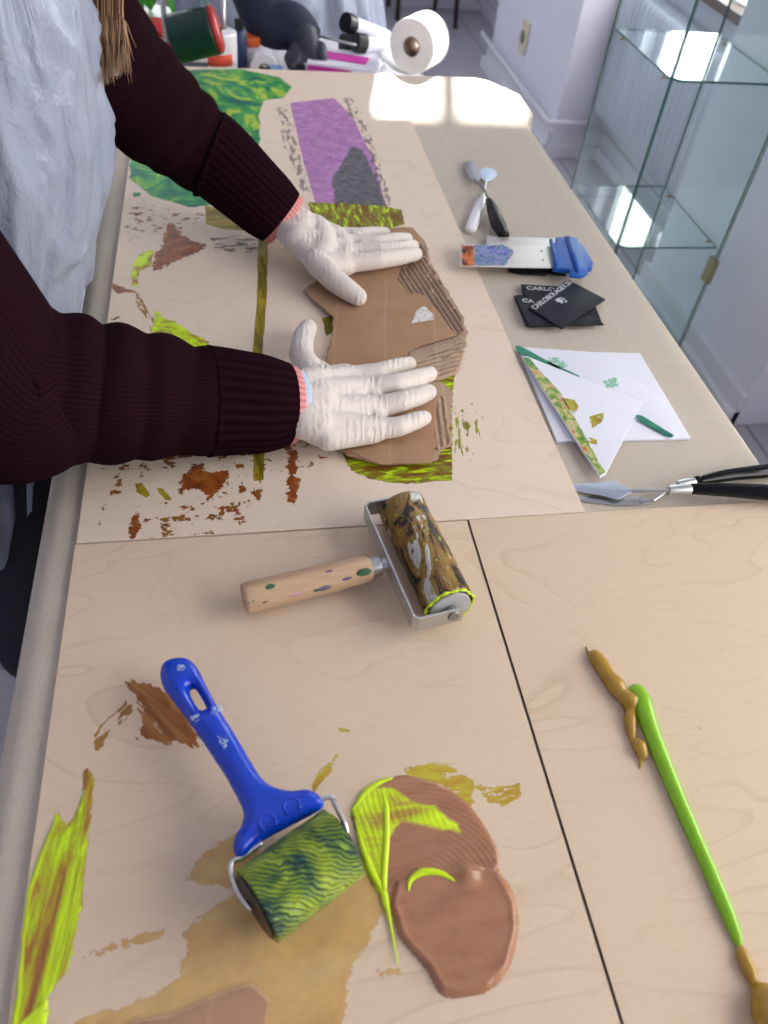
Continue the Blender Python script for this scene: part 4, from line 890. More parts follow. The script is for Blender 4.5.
lion = [(-6, 1.4), (-4.4, 3.4), (-3.6, 5.8), (-1.6, 4.2), (.2, 5.2), (1.6, 3.2), (.6, 1.2), (2.4, -.4), (1.0, -1.6), (-.8, -.8), (-2.2, -2.6), (-4.2, -3.6), (-5.2, -1.8), (-3.4, -.6)]
curve_slab('emblem', [[(a * s_, b * s_) for a, b in shield]], .0003, .0001, M_ink, k, M_, label='pale shield emblem')
curve_slab('emblem', [[(a * s_, b * s_) for a, b in lion]], .0003, .0001, M_ink, k, M_, z=.00005, label='pale lion emblem')

# white plates with painted edges
S_ge = paint_mat('green_edge_paint', [(.3, C(20, 90, 80)), (.6, C(50, 140, 110)), (.8, C(120, 180, 150))], .002, scale=80, stretch=(.5, 1.5), edgek=1.0)
S_mix = paint_mat('mixed_edge_paint', [(.26, C(30, 90, 110)), (.38, C(70, 130, 80)), (.48, C(130, 160, 60)), (.56, C(206, 196, 150)), (.63, C(190, 110, 60)), (.72, C(170, 180, 40))], .003, scale=50, stretch=(.7, .8), edgek=1.3, dist=1.5)
S_lg = paint_mat('pale_green_splash', [(.3, C(110, 180, 140)), (.7, C(160, 210, 180))], .006, hole=.45, holescale=120, scale=120, edgek=2)
S_oy = paint_mat('olive_splash', [(.3, C(160, 120, 40)), (.6, C(176, 176, 60))], .004, hole=.40, holescale=120, scale=90, edgek=1.8)
def plate(name, label, pts, z, th, cat='sheet'):
    q = P2(pts, z + th); cx = sum(a for a, b in q) / len(q); cy = sum(b for a, b in q) / len(q); k = thing(name, label, cat, (cx, cy, z)); curve_slab('sheet_body', [q], th, .0006, M_paper, k, z=z, res=2); return k
z1 = TZ + .0008
k = plate('square_sheet', 'large white square sheet under two white triangles', [(519, 350), (640, 353), (691, 438), (557, 441)], z1, .004)
z2 = z1 + .0042
k = plate('white_triangle', 'white triangular sheet with a thin green painted edge', [(516, 347), (523, 347), (596, 352), (665, 400), (674, 436), (640, 418), (577, 377), (519, 352)], z2, .0022)
zt = z2 + .0024
field('painted_edge', P2([(515, 346), (521, 346), (548, 361), (580, 376), (578, 379), (545, 367), (519, 353)], zt), zt, S_ge, k, .0015, .001, -.5, label='green painted edge')
field('painted_edge', P2([(636, 414), (643, 416), (674, 435), (671, 438), (640, 421)], zt), zt, S_ge, k, .0015, .001, -.5, label='green painted edge')
field('paint_splash', P2([(549, 358), (556, 357), (568, 365), (560, 371), (548, 368)], zt), zt, S_lg, k, .002, .003, .4, label='pale green splash')
field('paint_splash', P2([(604, 381), (616, 377), (618, 386), (606, 388)], zt), zt, S_lg, k, .002, .003, .4, label='pale green splash')
z3 = z2 + .0028
k = plate('white_triangle', 'white triangular sheet with multicoloured painted edge, lying on top', [(521, 356), (527, 356), (642, 402), (640, 407), (606, 474), (600, 477)], z3, .0026)
zt = z3 + .0028
field('painted_edge', P2([(522, 357), (530, 358), (536, 366), (560, 392), (582, 430), (600, 464), (606, 472), (600, 476), (560, 415)], zt), zt, S_mix, k, .0015, .001, -1.0, label='multicoloured painted edge')
for pts in ([(562, 397), (574, 400), (580, 407), (574, 413), (566, 405)], [(590, 416), (603, 413), (604, 421), (592, 428)], [(586, 437), (597, 440), (598, 445), (588, 443)]):
    field('paint_splash', P2(pts, zt), zt, S_oy, k, .0015, .003, .3, label='olive green splash')

# ------------------------------------------------------------------ PEOPLE
M_skin = plain('skin', C(214, 168, 144), .5, var=.05)
M_sw = knit('plum_knit', C(23, 9, 15), C(46, 23, 31), 190, 1500); M_swr = knit('plum_rib', C(19, 6, 12), C(42, 19, 28), 62, 900, rib=True)
M_swo = knit('plum_knit_body', C(23, 9, 15), C(46, 23, 31), src='Object')
M_pk = knit('pink_rib', C(196, 116, 116), C(240, 178, 172), 78, 900, rib=True)
def latex(name, col):
    t = NT(name); v = t.coords('Object', (1, 1, 1)); w = t.wave(t.coords('Object', (1, .45, .6), (0, 0, .2)), 42, 5, 3, 2.5, d='X'); n = t.noise(v, 40, 3)
    wr = t.ramp(w, [(0, (0, 0, 0)), (.5, (.3, .3, .3)), (1, (1, 1, 1))]); msk = t.ramp(n, [(.45, (0, 0, 0)), (.7, (1, 1, 1))]); h = t.math('MULTIPLY', wr, msk)
    c = t.mix(n, col, tuple(x * .93 for x in col[:3]) + (1,)); return t.done(t.bsdf(c, .55, 0, t.bump(h, .42, .003), .3, Subsurface_Weight=.0))
M_gl = latex('white_latex', C(219, 209, 201)); M_band = plain('pale_blue_plastic_band', C(176, 192, 214), .45, var=.08)
def film(name, col):
    t = NT(name); v = t.coords('Object'); n = t.noise(t.coords('Object', (1, 1, .5)), 26, 5, .6, 1.2); n2 = t.noise(v, 90, 4)
    c = t.mix(n, col, tuple(x * .90 for x in col[:3]) + (1,))
    return t.done(t.bsdf(c, .35, 0, t.bump(t.math('ADD', n, t.math('MULTIPLY', n2, .25)), .55, .010), .45))
M_ap = film('white_plastic_film', C(160, 168, 188))
M_tr = plain('dark_denim', C(30, 32, 42), .85, var=.2, bump=.2)
def armpts(L): return [PD(a, b, D) for a, b, w, D in L], [w / 2 * D / F for a, b, w, D in L]
per = thing('person', 'person in white plastic apron, plum sweater and white gloves pressing cardboard flat', 'person', (-.34, 1.0, 0))
# --- arms
rp_, rw = armpts([(285, 405, 84, .885), (258, 404, 98, .872), (222, 402, 104, .858), (192, 401, 112, .845), (150, 397, 129, .825), (112, 395, 141, .805), (80, 392, 149, .79), (35, 387, 164, .765)])
rsh = Vector((-.33, .80, 1.25)); elb = PD(-15, 380, .735)
lp_, lw = armpts([(279, 216, 60, 1.165), (260, 199, 67, 1.15), (220, 162, 76, 1.135), (198, 147, 85, 1.125), (180, 132, 93, 1.11), (160, 116, 102, 1.09), (138, 95, 110, 1.07), (112, 70, 112, 1.045)])
lsh = Vector((-.32, 1.20, 1.25)); lel = PD(92, 42, 1.01)
def folds(n, per_, amp, i0, skew=0):
    def pr(i, th):
        k = max(0, i - i0); env = min(1, k / 10); return 1 + env * amp * (.5 + .5 * math.sin(k * 2 * math.pi / per_ + 1.1 * math.sin(th + skew) + .8 * noise.noise(Vector((i * .05, math.cos(th), math.sin(th)))))) ** .6 * (.75 + .25 * math.cos(th - skew)) - env * amp * .6
    return pr
def ribp(k): return lambda i, th: 1 + .010 * math.cos(k * th)
limb('sleeve', rp_[2:] + [elb, elb.lerp(rsh, .5) + Vector((-.035, -.01, .02)), rsh], rw[2:] + [.088, .08, .08], M_sw, per, 64, 16, prof=folds(64, 19, .085, 4), label='plum sleeve bunched in folds')
limb('ribbed_cuff', [rp_[0] + (rp_[0] - rp_[1]) * .02, rp_[0], rp_[1], rp_[2], rp_[2].lerp(rp_[3], .5)], [rw[0] * .93, rw[0], rw[1] * 1.01, rw[2] * 1.03, rw[3] * 1.0], M_swr, per, 120, 6, prof=ribp(40), label='ribbed plum cuff')
limb('sleeve', lp_[2:] + [lel, lel.lerp(lsh, .5), lsh], lw[2:] + [.082, .08, .08], M_sw, per, 64, 16, prof=folds(64, 20, .07, 4, 2), label='plum sleeve bunched in folds')
limb('ribbed_cuff', [lp_[0] + (lp_[0] - lp_[1]) * .02, lp_[0], lp_[1], lp_[2], lp_[2].lerp(lp_[3], .5)], [lw[0] * .93, lw[0], lw[1] * 1.02, lw[2] * 1.03, lw[3]], M_swr, per, 120, 6, prof=ribp(40), label='ribbed plum cuff')
def ring(name, c0, c1, r0, r1, mat, sq=(1, 1), k=0, label=None, bulge=1.03):
    pts = [c0.lerp(c1, t) for t in (0, .25, .5, .75, 1)]; limb(name, pts, [r0, (r0 * .75 + r1 * .25) * bulge, (r0 + r1) / 2 * bulge, (r0 * .25 + r1 * .75) * bulge, r1], mat, per, 120, 4, sq, ribp(k) if k else None, True, label)
# --- hands in gloves
ZC = BZ + .0085     # surface of the cardboard
def glove(name, wrist, mc, fingers, thumb, label):
    segs = []
    for (a, b) in wrist: segs.append((a[0], a[1], b[0], b[1]))
    for m_ in mc: segs.append(m_)
    for fg in fingers + [thumb]:
        for (p0, r0), (p1, r1) in zip(fg, fg[1:]): segs.append((p0, r0, p1, r1))
    return skin(name, [(a, b * 1.05, c, d * 1.05) for a, b, c, d in segs], .0019, M_gl, per, 22, label)
def F_(L): return [(P(a, b, ZC + z), r_) for a, b, z, r_ in L]
rwst = P(296, 406, BZ + .052)
def PV(a, b, z): return P(a, b, BZ + z)
def webs(pts, r_): return [(PV(*a), r_, PV(*b), r_) for a, b in zip(pts, pts[1:])]
glove('glove', [((PV(300, 390, .046), .021), (PV(314, 386, .042), .021)), ((PV(305, 420, .043), .022), (PV(318, 424, .039), .021)), ((PV(298, 405, .047), .023), (PV(318, 406, .042), .025))],
      [(PV(312, 385, .042), .021, PV(349, 378, .028), .0145), (PV(314, 398, .042), .022, PV(365, 389, .028), .0145), (PV(314, 413, .040), .022, PV(376, 408, .026), .0140), (PV(318, 427, .035), .021, PV(378, 429, .024), .0135),
       (PV(328, 438, .030), .0145, PV(374, 433, .022), .0120), (PV(314, 384, .040), .019, PV(304, 362, .030), .0160), (PV(330, 384, .036), .018, PV(350, 378, .028), .0145)]
      + webs([(330, 384, .034), (334, 400, .034), (334, 418, .032), (330, 434, .028)], .018) + webs([(350, 382, .029), (354, 396, .029), (354, 414, .027), (352, 430, .024)], .0150) + webs([(358, 379, .026), (366, 389, .026), (375, 407, .024), (376, 428, .022)], .0125) + webs([(314, 378, .034), (330, 378, .032), (345, 375, .028)], .014) + webs([(306, 364, .030), (324, 374, .030)], .013),
      [F_([(349, 378, .018, .0142), (378, 373, .021, .0124), (398, 367, .015, .0114), (409, 364, .0102, .0098)]),
       F_([(365, 389, .018, .0140), (395, 384, .023, .0124), (417, 378, .017, .0114), (430, 374, .0102, .0098)]),
       F_([(376, 408, .017, .0138), (400, 402, .021, .0124), (419, 396, .015, .0114), (429, 392, .0102, .0100)]),
       F_([(377, 429, .014, .0130), (398, 427, .016, .0116), (415, 421, .012, .0106), (424, 418, .0096, .0094)])],
      [(PV(310, 378, .034), .017), (PV(301, 354, .030), .0150), (PV(303, 338, .024), .0136), (PV(308, 328, .019), .0118)], 'white latex glove on the near hand, fingers spread on the cardboard')
glove('glove', [((PV(290, 216, .048), .020), (PV(302, 224, .046), .021)), ((PV(285, 226, .047), .020), (PV(296, 238, .044), .021)), ((PV(287, 221, .048), .022), (PV(300, 232, .045), .023))],
      [(PV(298, 222, .046), .021, PV(336, 236, .028), .0138), (PV(300, 230, .044), .022, PV(347, 244, .029), .0140), (PV(298, 240, .044), .022, PV(351, 254, .029), .0142), (PV(300, 244, .040), .020, PV(348, 263, .028), .0146), (PV(304, 248, .039), .018, PV(326, 270, .030), .0160), (PV(320, 262, .034), .017, PV(345, 264, .028), .0150)]
      + webs([(316, 228, .040), (322, 238, .041), (324, 248, .040), (320, 258, .036)], .019) + webs([(334, 235, .031), (342, 245, .032), (345, 255, .032), (342, 263, .030)], .0155) + webs([(350, 236, .026), (358, 244, .027), (363, 252, .027), (360, 261, .026)], .0122) + webs([(326, 266, .032), (346, 266, .026)], .0140),
      [F_([(348, 263, .019, .0145), (378, 260, .022, .0128), (400, 257, .017, .0118), (416, 254, .0105, .0100)]),
       F_([(352, 253, .020, .0138), (380, 251, .024, .0122), (402, 248, .018, .0112), (413, 246, .0105, .0098)]),
       F_([(347, 244, .019, .0134), (376, 243, .022, .0116), (396, 240, .017, .0108), (407, 239, .0105, .0095)]),
       F_([(337, 236, .018, .0126), (360, 235, .020, .0108), (376, 233, .014, .0100), (385, 233, .0095, .0090)])],
      [(PV(316, 262, .036), .0175), (PV(334, 280, .030), .0160), (PV(348, 290, .025), .0146), (PV(358, 297, .020), .0126)], 'white latex glove on the far hand, pressing the cardboard')
w_r = (rp_[0] - rp_[1]).normalized(); w_l = (lp_[0] - lp_[1]).normalized()
ring('shirt_cuff', rp_[0] - w_r * .012, rp_[0] + w_r * .011, rw[0] * .97, rw[0] * .90, M_pk, k=46, label='pink ribbed shirt cuff')
ring('plastic_band', rp_[0] + w_r * .002, rp_[0] + w_r * .019, rw[0] * .86, rw[0] * .80, M_band, label='pale blue band at the glove opening')
ring('shirt_cuff', lp_[0] - w_l * .012, lp_[0] + w_l * .013, lw[0] * .97, lw[0] * .90, M_pk, k=46, label='pink ribbed shirt cuff')
# --- body: one continuous figure, everything but the face under clothing
def body(par, sh_r, el_r, wr_r, hd_r, sh_l, el_l, wr_l, hd_l, chest, belly, hip, neck, head, knees, feet, fwd):
    s = [(hip, .135, belly, .13), (belly, .13, chest, .135), (chest, .12, neck, .06), (neck, .055, head - Vector((0, 0, .05)), .055), (chest, .11, sh_r, .06), (chest, .11, sh_l, .06)]
    for a, b, c, d in ((sh_r, el_r, wr_r, hd_r), (sh_l, el_l, wr_l, hd_l)): bs = b if isinstance(b, list) else [b]; s += [(a, .048, bs[0], .034)] + [(p, .032, q, .032) for p, q in zip(bs, bs[1:])] + [(bs[-1], .032, c, .024), (c, .020, d, .011)]
    for kn, ft in zip(knees, feet): sd = Vector((hip.x, hip.y, hip.z)).lerp(kn, .1); s += [(Vector((hip.x, kn.y, hip.z)) if abs(fwd.x) > .5 else Vector((kn.x, hip.y, hip.z)), .09, kn, .06), (kn, .058, ft + Vector((0, 0, .07)), .038), (ft + Vector((0, 0, .05)), .036, ft + fwd * .13 + Vector((0, 0, .035)), .03)]
    side = Vector((-fwd.y, fwd.x, 0)); hb = [(head, .1, (.86 + .12 * abs(fwd.x), .86 + .12 * abs(fwd.y), 1.18)), (head + fwd * .03 - Vector((0, 0, .06)), .065, (1, 1, .9)), (head + fwd * .098 - Vector((0, 0, .012)), .018, (1, .8, 1.3)), (head + fwd * .085 - Vector((0, 0, .057)), .022, (.7, 1, .45))]
    for k in (-1, 1): hb.append((head + side * k * .088 - Vector((0, 0, .01)), .026, (.7, .5, 1.2)))
    o = skin('body', s, .009, M_skin, par, 5, balls=hb)
    for k in (-1, 1):
        c_ = head + fwd * .072 + side * k * .034 + Vector((0, 0, .012)); v, f = sphere_data(c_, .013, 16); obj('eye', v, f, M_white, par, True); v, f = sphere_data(c_ + fwd * .009, .006, 12); obj('iris', v, f, M_tr, par, True)
    return o
chest, belly, hip = Vector((-.30, 1.0, 1.16)), Vector((-.33, 1.0, .98)), Vector((-.37, 1.0, .84)); neck, head = Vector((-.235, 1.0, 1.36)), Vector((-.16, 1.0, 1.52))
body(per, rsh, elb, rp_[0], PV(338, 408, .022), lsh, lp_[7], lp_[0], PV(328, 250, .022), chest, belly, hip, neck, head, [Vector((-.36, .90, .46)), Vector((-.36, 1.10, .46))], [Vector((-.41, .88, 0)), Vector((-.41, 1.12, 0))], Vector((1, 0, 0)))
skin('sweater', [(Vector((-.36, 1, .88)), .16, belly, .155), (belly, .155, chest, .155), (chest, .13, Vector((-.25, 1, 1.32)), .075), (chest, .125, rsh, .082), (chest, .125, lsh, .082), (rsh, .08, rsh.lerp(elb, .4), .08), (lsh, .08, lsh.lerp(lel, .4), .08)], .01, M_swo, per, 6)
legs = []
for kn, ft in (((-.36, .90, .46), (-.41, .88, 0)), ((-.36, 1.10, .46), (-.41, 1.12, 0))):
    legs += [(Vector((-.38, kn[1], .84)), .115, Vector(kn), .085), (Vector(kn), .085, Vector(ft) + Vector((0, 0, .09)), .065)]
skin('trousers', legs + [(Vector((-.38, .92, .86)), .13, Vector((-.38, 1.08, .86)), .13)], .012, M_tr, per, 5)
for y in (.88, 1.12): skin('shoe', [(Vector((-.42, y, .045)), .046, Vector((-.28, y, .035)), .036)], .006, M_black, per, 4)
# --- apron of thin plastic film
def apron(par, prof, yc, th0, th1, side, name='apron', seed=0, nt=150, nz=190, zt=1.34, zb_=.16, ax_=0, wf=None, gather=.83):
    V = []; Fc = []
    for j in range(nz + 1):
        z = zt + (zb_ - zt) * j / nz
        zs = [p[0] for p in prof]; k = 0
        while k < len(zs) - 2 and z < zs[k + 1]: k += 1
        t = (z - zs[k]) / (zs[k + 1] - zs[k]); t = max(0, min(1, t)); xs, cx, b = [prof[k][q] + (prof[k + 1][q] - prof[k][q]) * t for q in (1, 2, 3)]
        a = xs - cx
        for i in range(nt + 1):
            th = th0 + (th1 - th0) * i / nt; fl = max(0, min(1, (gather - z) / .12)); 
            w = noise.fractal(Vector((th * 4.2, z * 1.6, seed)), 1, 2, 4); w2 = noise.fractal(Vector((th * 4 + z * 7, z * 5, seed + 9)), 1, 2, 3)
            cr = min(abs(noise.noise(Vector((th * 2.6 + z * 2.5, z * 3.2 - th * .8, seed + 4)))), abs(noise.noise(Vector((th * 1.5 - z * 5, z * 4 + th, seed + 14)))) + .02)
            r_ = 1 + .060 * w + .012 * w2 + .05 * (1 - min(1, cr * 6)) ** 1.5 + fl * .05 * math.sin(th * 9 + 2 * w)
            if ax_ == 0: V.append((cx + a * math.cos(th) * r_, yc + b * math.sin(th) * r_, z + .006 * w2))
            else: V.append((yc + b * math.sin(th) * r_, cx + a * math.cos(th) * r_, z + .006 * w2))
    for j in range(nz):
        for i in range(nt): p = j * (nt + 1) + i; Fc.append((p, p + 1, p + nt + 2, p + nt + 1) if ax_ == 0 else (p, p + nt + 1, p + nt + 2, p + 1))
    o = obj(name, V, Fc, M_ap, par, True, side); s = o.modifiers.new('thick', 'SOLIDIFY'); s.thickness = .0012; return o
apron(per, [(1.34, -.165, -.30, .15), (1.2, -.15, -.31, .17), (1.08, -.143, -.315, .20), (.98, -.143, -.32, .205), (.90, -.158, -.33, .205), (.84, -.182, -.34, .205), (.805, -.190, -.345, .21), (.775, -.200, -.35, .22), (.74, -.238, -.36, .225), (.66, -.245, -.37, .225), (.5, -.285, -.40, .225), (.40, -.32, -.43, .22)], 1.0, R(-165), R(125), 'thin white plastic apron', seed=3, zb_=.42)
limb('apron_strap', [Vector((-.155, 1.10, 1.34)), Vector((-.148, 1.1, 1.2)), Vector((-.140, 1.1, 1.1)), Vector((-.135, 1.10, 1.0))], [.004] * 4, M_ap, per, 10, 6)
# --- long light brown hair falling forward
def hair(name, base, mats, par, n, f):
    mb = MB()
    for i in range(n): pts, rad = f(i); mb.tube(spline(pts, 5), lerp_list(rad, 5), 5, False)
    return mb.obj(name, mats, par, True)
M_hr = plain('light_brown_hair', C(150, 116, 84), .45, var=.45, scale=260, stretch=(1, 1, .04), spec=.4)
def strand_f(i):
    u_ = random.random(); s = random.random(); q = random.gauss(0, 1)
    endx, endy = 101 + 26 * u_ ** 1.3 + 4 * q, 40 + 50 * random.random() ** .8 * (1 - .30 * u_)
    if i % 14 == 0: endx += 8 * random.random(); endy += 8
    D0, D1 = .865 + .03 * s, .885 + .03 * s
    top = PD(93 + 30 * u_, -10 + 3 * q, D0); mid = PD(96 + 28 * u_ + 1.5 * q, 25, (D0 + D1) / 2); end = PD(endx, endy, D1)
    root = head + Vector((.02 + .05 * random.random(), .06 - .05 * s, .06)); j = head.lerp(top, .5) + Vector((.07, -.01, 0))
    return [root, j, top, mid, end], [.0011, .0011, .0010, .0009, .0002]
hair('hair', None, M_hr, per, 420, strand_f)
v, f = sphere_data(head + Vector((-.012, 0, .02)), .108, 28, (1.0, .93, 1.16)); obj('hair_cap', v, f, M_hr, per, True)

# second person, at the far end: navy sleeves, dark gloves, white apron
M_nv = plain('navy_cloth', C(38, 44, 66), .9, var=.2, scale=20, bump=.3, bscale=120); M_dg = plain('dark_glove', C(42, 46, 60), .45, var=.15, bump=.2)
p2 = thing('person', 'person behind the table end in navy sleeves, dark gloves and white apron', 'person', (.14, 2.86, 0))
SZ = .675
wl2 = PY(307, 40, 2.12); tipl = PY(318, 62, 2.06); el2 = PY(268, 6, 2.22); shl = Vector((.33, 2.78, 1.28)); wr2 = Vector((-.115, 2.20, .93)); er2 = Vector((-.17, 2.52, 1.06)); shr = Vector((-.06, 2.80, 1.28))
ch2, be2, hi2 = Vector((.14, 2.80, 1.18)), Vector((.14, 2.86, .98)), Vector((.14, 2.90, .86)); nk2, hd2 = Vector((.14, 2.74, 1.38)), Vector((.14, 2.68, 1.53))
el2 = Vector((.07, 2.30, .94))
body(p2, shr, er2, wr2, wr2 + Vector((0, -.06, -.03)), shl, [el2, PY(265, 12, 2.2), PY(292, 27, 2.16)], wl2, tipl, ch2, be2, hi2, nk2, hd2, [Vector((.05, 2.90, .46)), Vector((.23, 2.90, .46))], [Vector((.05, 2.92, 0)), Vector((.23, 2.92, 0))], Vector((0, -1, 0)))
skin('sweater', [(hi2, .15, be2, .15), (be2, .15, ch2, .15), (ch2, .13, nk2 - Vector((0, 0, .04)), .075), (ch2, .12, shr, .08), (ch2, .12, shl, .08)], .012, M_nv, p2, 5)
limb('sleeve', [PY(308, 42, 2.125), PY(292, 27, 2.16), PY(265, 12, 2.2), el2, el2.lerp(shl, .5), shl], [.042, .054, .062, .066, .07, .075], M_nv, p2, 40, 12, prof=folds(40, 16, .06, 4), label='navy sleeve')
limb('sleeve', [wr2, er2, er2.lerp(shr, .5), shr], [.042, .06, .066, .07], M_nv, p2, 40, 12, prof=folds(40, 16, .06, 4), label='navy sleeve')
def V3(px, py, y): return PY(px, py, y)
gs = [(V3(303, 34, 2.13), .036, V3(309, 52, 2.08), .030)]
for a, b, c_ in (((300, 50), (296, 62), (297, 68)), ((307, 50), (305, 64), (305, 69)), ((314, 49), (314, 62), (313, 69)), ((320, 48), (322, 58), (321, 66))): gs += [(V3(*a, 2.08), .016, V3(*b, 2.045), .0135), (V3(*b, 2.045), .0135, V3(*c_, 2.05), .012)]
gs += [(V3(297, 46, 2.1), .017, V3(290, 58, 2.06), .0145), (V3(290, 58, 2.06), .0145, V3(292, 66, 2.04), .012)]
skin('glove', gs, .003, M_dg, p2, 5, 'dark glove resting on the table end')
gr = [(wr2, .036, wr2 + Vector((0, -.07, -.02)), .032)]
for k in range(4): a = wr2 + Vector((-.03 + .02 * k, -.09, -.02)); gr += [(a, .014, a + Vector((0, -.03, -.02)), .012), (a + Vector((0, -.03, -.02)), .012, a + Vector((0, -.015, -.05)), .011)]
gr += [(wr2 + Vector((.03, -.05, -.01)), .015, wr2 + Vector((.04, -.085, -.045)), .012)]
skin('glove', gr, .004, M_dg, p2, 5, 'dark glove holding the brayer')
skin('trousers', [(Vector((.05, 2.9, .86)), .12, Vector((.05, 2.9, .46)), .085), (Vector((.05, 2.9, .46)), .085, Vector((.05, 2.92, .09)), .065), (Vector((.23, 2.9, .86)), .12, Vector((.23, 2.9, .46)), .085), (Vector((.23, 2.9, .46)), .085, Vector((.23, 2.92, .09)), .065)], .013, M_tr, p2, 5)
for x in (.05, .23): skin('shoe', [(Vector((x, 2.93, .045)), .046, Vector((x, 2.80, .035)), .036)], .007, M_black, p2, 4)
apron(p2, [(1.34, 2.66, 2.8, .14), (1.2, 2.62, 2.80, .17), (1.0, 2.64, 2.85, .20), (.85, 2.66, 2.88, .23), (.7, 2.62, 2.88, .32), (.5, 2.6, 2.88, .36), (.3, 2.6, 2.88, .38)], .16, R(-110), R(110), 'white plastic apron', seed=8, nt=90, nz=90, ax_=1, zb_=.3)
v, f = sphere_data(hd2 + Vector((0, .014, .03)), .106, 24, (.95, 1, 1.12)); obj('hair_cap', v, f, plain('dark_hair', C(40, 30, 26), .5, var=.3), p2, True)

# ------------------------------------------------------------------ CLUTTER ON THE SECOND TABLE
t2 = thing('side_table', 'white side table end behind the work table, holding paint supplies', 'table', (.05, 2.28, 0))
curve_slab('tabletop', [[(-.75, 1.975), (.50, 1.975), (.50, 2.14), (.28, 2.40), (-.75, 2.40)]], .03, .004, M_white, t2, z=SZ - .03)
for x, y in ((-.68, 2.03), (.40, 2.03), (.22, 2.35), (-.68, 2.35)): MB().tube([(x, y, 0), (x, y, SZ - .03)], .018, 16).obj('leg', M_steel, t2, True)
def onz(px, y, z=SZ):      # point at depth y, height z, in the column of that pixel
    lo = EYE; d = ray(px, 40); x = d.x * y / d.y; return Vector((x, y, z))
# white tub with red label
c_ = PY(218, 50, 2.06); tub = thing('paint_tub', 'white plastic tub with an orange red label band', 'tub', (c_.x, 2.06, SZ))
MB().tube([(c_.x, 2.06, SZ), (c_.x, 2.06, SZ + .1), (c_.x, 2.06, SZ + .105)], [.043, .045, .041], 40).obj('body', M_white, tub, True, bevel=.002)
V = []; Fc = []
for i in range(21):
    th = R(215) + R(100) * i / 20
    for z in (SZ + .042, SZ + .066): V.append((c_.x + .0452 * math.cos(th), 2.06 + .0452 * math.sin(th), z))
Fc = [(2 * i, 2 * i + 2, 2 * i + 3, 2 * i + 1) for i in range(20)]; o = obj('label_band', V, Fc, plain('red_label', C(226, 84, 60), .5), tub, True, 'orange red label'); o.modifiers.new('s', 'SOLIDIFY').thickness = .0006
# red box with lid
c_ = PY(172, 45, 2.12); rb = thing('red_box', 'red plastic box with lighter red lid behind the sleeve', 'box', (c_.x - .02, 2.12, SZ))
M_red = plain('dark_red_plastic', C(150, 32, 36), .4); M_red2 = plain('red_plastic', C(214, 60, 66), .35)
MB().box((c_.x - .12, 2.06, SZ), (c_.x + .055, 2.13, SZ + .076)).obj('body', M_red, rb, bevel=.006)
MB().box((c_.x - .12, 2.058, SZ + .0765), (c_.x + .055, 2.132, SZ + .0805)).obj('lid_seam', M_white, rb, label='white seam')
MB().box((c_.x - .118, 2.062, SZ + .081), (c_.x + .045, 2.128, SZ + .110)).obj('lid', M_red2, rb, bevel=.015)
# grey box
c_ = PY(194, 55, 2.05); gb = thing('grey_box', 'slate grey box with pale lid edge beside the white tub', 'box', (c_.x, 2.06, SZ))
MB().box((c_.x - .03, 2.02, SZ), (c_.x + .03, 2.09, SZ + .048)).obj('body', plain('slate_plastic', C(92, 100, 116), .5), gb, bevel=.002)
MB().box((c_.x - .031, 2.019, SZ + .0485), (c_.x + .031, 2.091, SZ + .056)).obj('lid', M_white, gb, bevel=.002)
# navy bottle
c_ = PY(240, 45, 2.06); nb = thing('navy_bottle', 'narrow navy bottle standing beside the white tub', 'bottle', (c_.x, 2.09, SZ))
MB().tube([(c_.x, 2.09, SZ), (c_.x, 2.09, SZ + .085), (c_.x, 2.09, SZ + .10)], [.017, .017, .010], 24).obj('body', plain('navy_plastic', C(40, 58, 96), .4), nb, True)
MB().tube([(c_.x, 2.09, SZ + .1), (c_.x, 2.09, SZ + .12)], .011, 20).obj('cap', M_black, nb, True, bevel=.001)
# orange jar, white roll of tape, blue cup
c_ = PY(251, 47, 2.12); oj = thing('orange_jar', 'small orange lidded jar behind the white tape roll', 'jar', (c_.x, 2.15, SZ))
MB().tube([(c_.x, 2.15, SZ), (c_.x, 2.15, SZ + .05)], .022, 28).obj('body', M_white, oj, True); MB().tube([(c_.x, 2.15, SZ + .0505), (c_.x, 2.15, SZ + .07)], .024, 28).obj('lid', plain('orange_plastic', C(226, 110, 60), .4), oj, True, bevel=.002)
c_ = PY(262, 57, 2.05); tr = thing('tape_roll', 'white roll with brown core lying on its side by the dark glove', 'roll', (c_.x, 2.07, SZ))
def tapering(mb, c, axis, ro, ri, L, n=40):
    axis = axis.normalized(); a = Vector((0, 0, 1)); a = (a - axis * a.dot(axis)).normalized(); b = axis.cross(a); V = []; Fc = []
    for l in (0, L):
        for r_ in (ro, ri):
            for k in range(n): th = 2 * math.pi * k / n; V.append(c + axis * l + (a * math.cos(th) + b * math.sin(th)) * r_)
    for k in range(n):
        q = (k + 1) % n; Fc += [(k, q, n + q, n + k), (2 * n + k, 3 * n + k, 3 * n + q, 2 * n + q), (k, 2 * n + k, 2 * n + q, q), (n + k, n + q, 3 * n + q, 3 * n + k)]
    return mb.add(V, Fc)
ca = Vector((c_.x + .004, 2.035, SZ + .033)); tapering(MB(), ca, Vector((.1, 1, 0)), .033, .0135, .05).obj('paper', M_white, tr, True, bevel=.001)
tapering(MB(), ca + Vector((0, -.0005, 0)), Vector((.1, 1, 0)), .0133, .011, .05).obj('core', plain('brown_core', C(120, 92, 70), .8), tr, True)
c_ = PY(276, 63, 2.02); cu = thing('blue_cup', 'small pale blue cup half hidden by the dark glove', 'cup', (c_.x, 2.03, SZ))
MB().tube([(c_.x, 2.02, SZ), (c_.x, 2.02, SZ + .045)], [.013, .016], 28).obj('body', plain('pale_blue', C(110, 150, 200), .4), cu, True, bevel=.001)
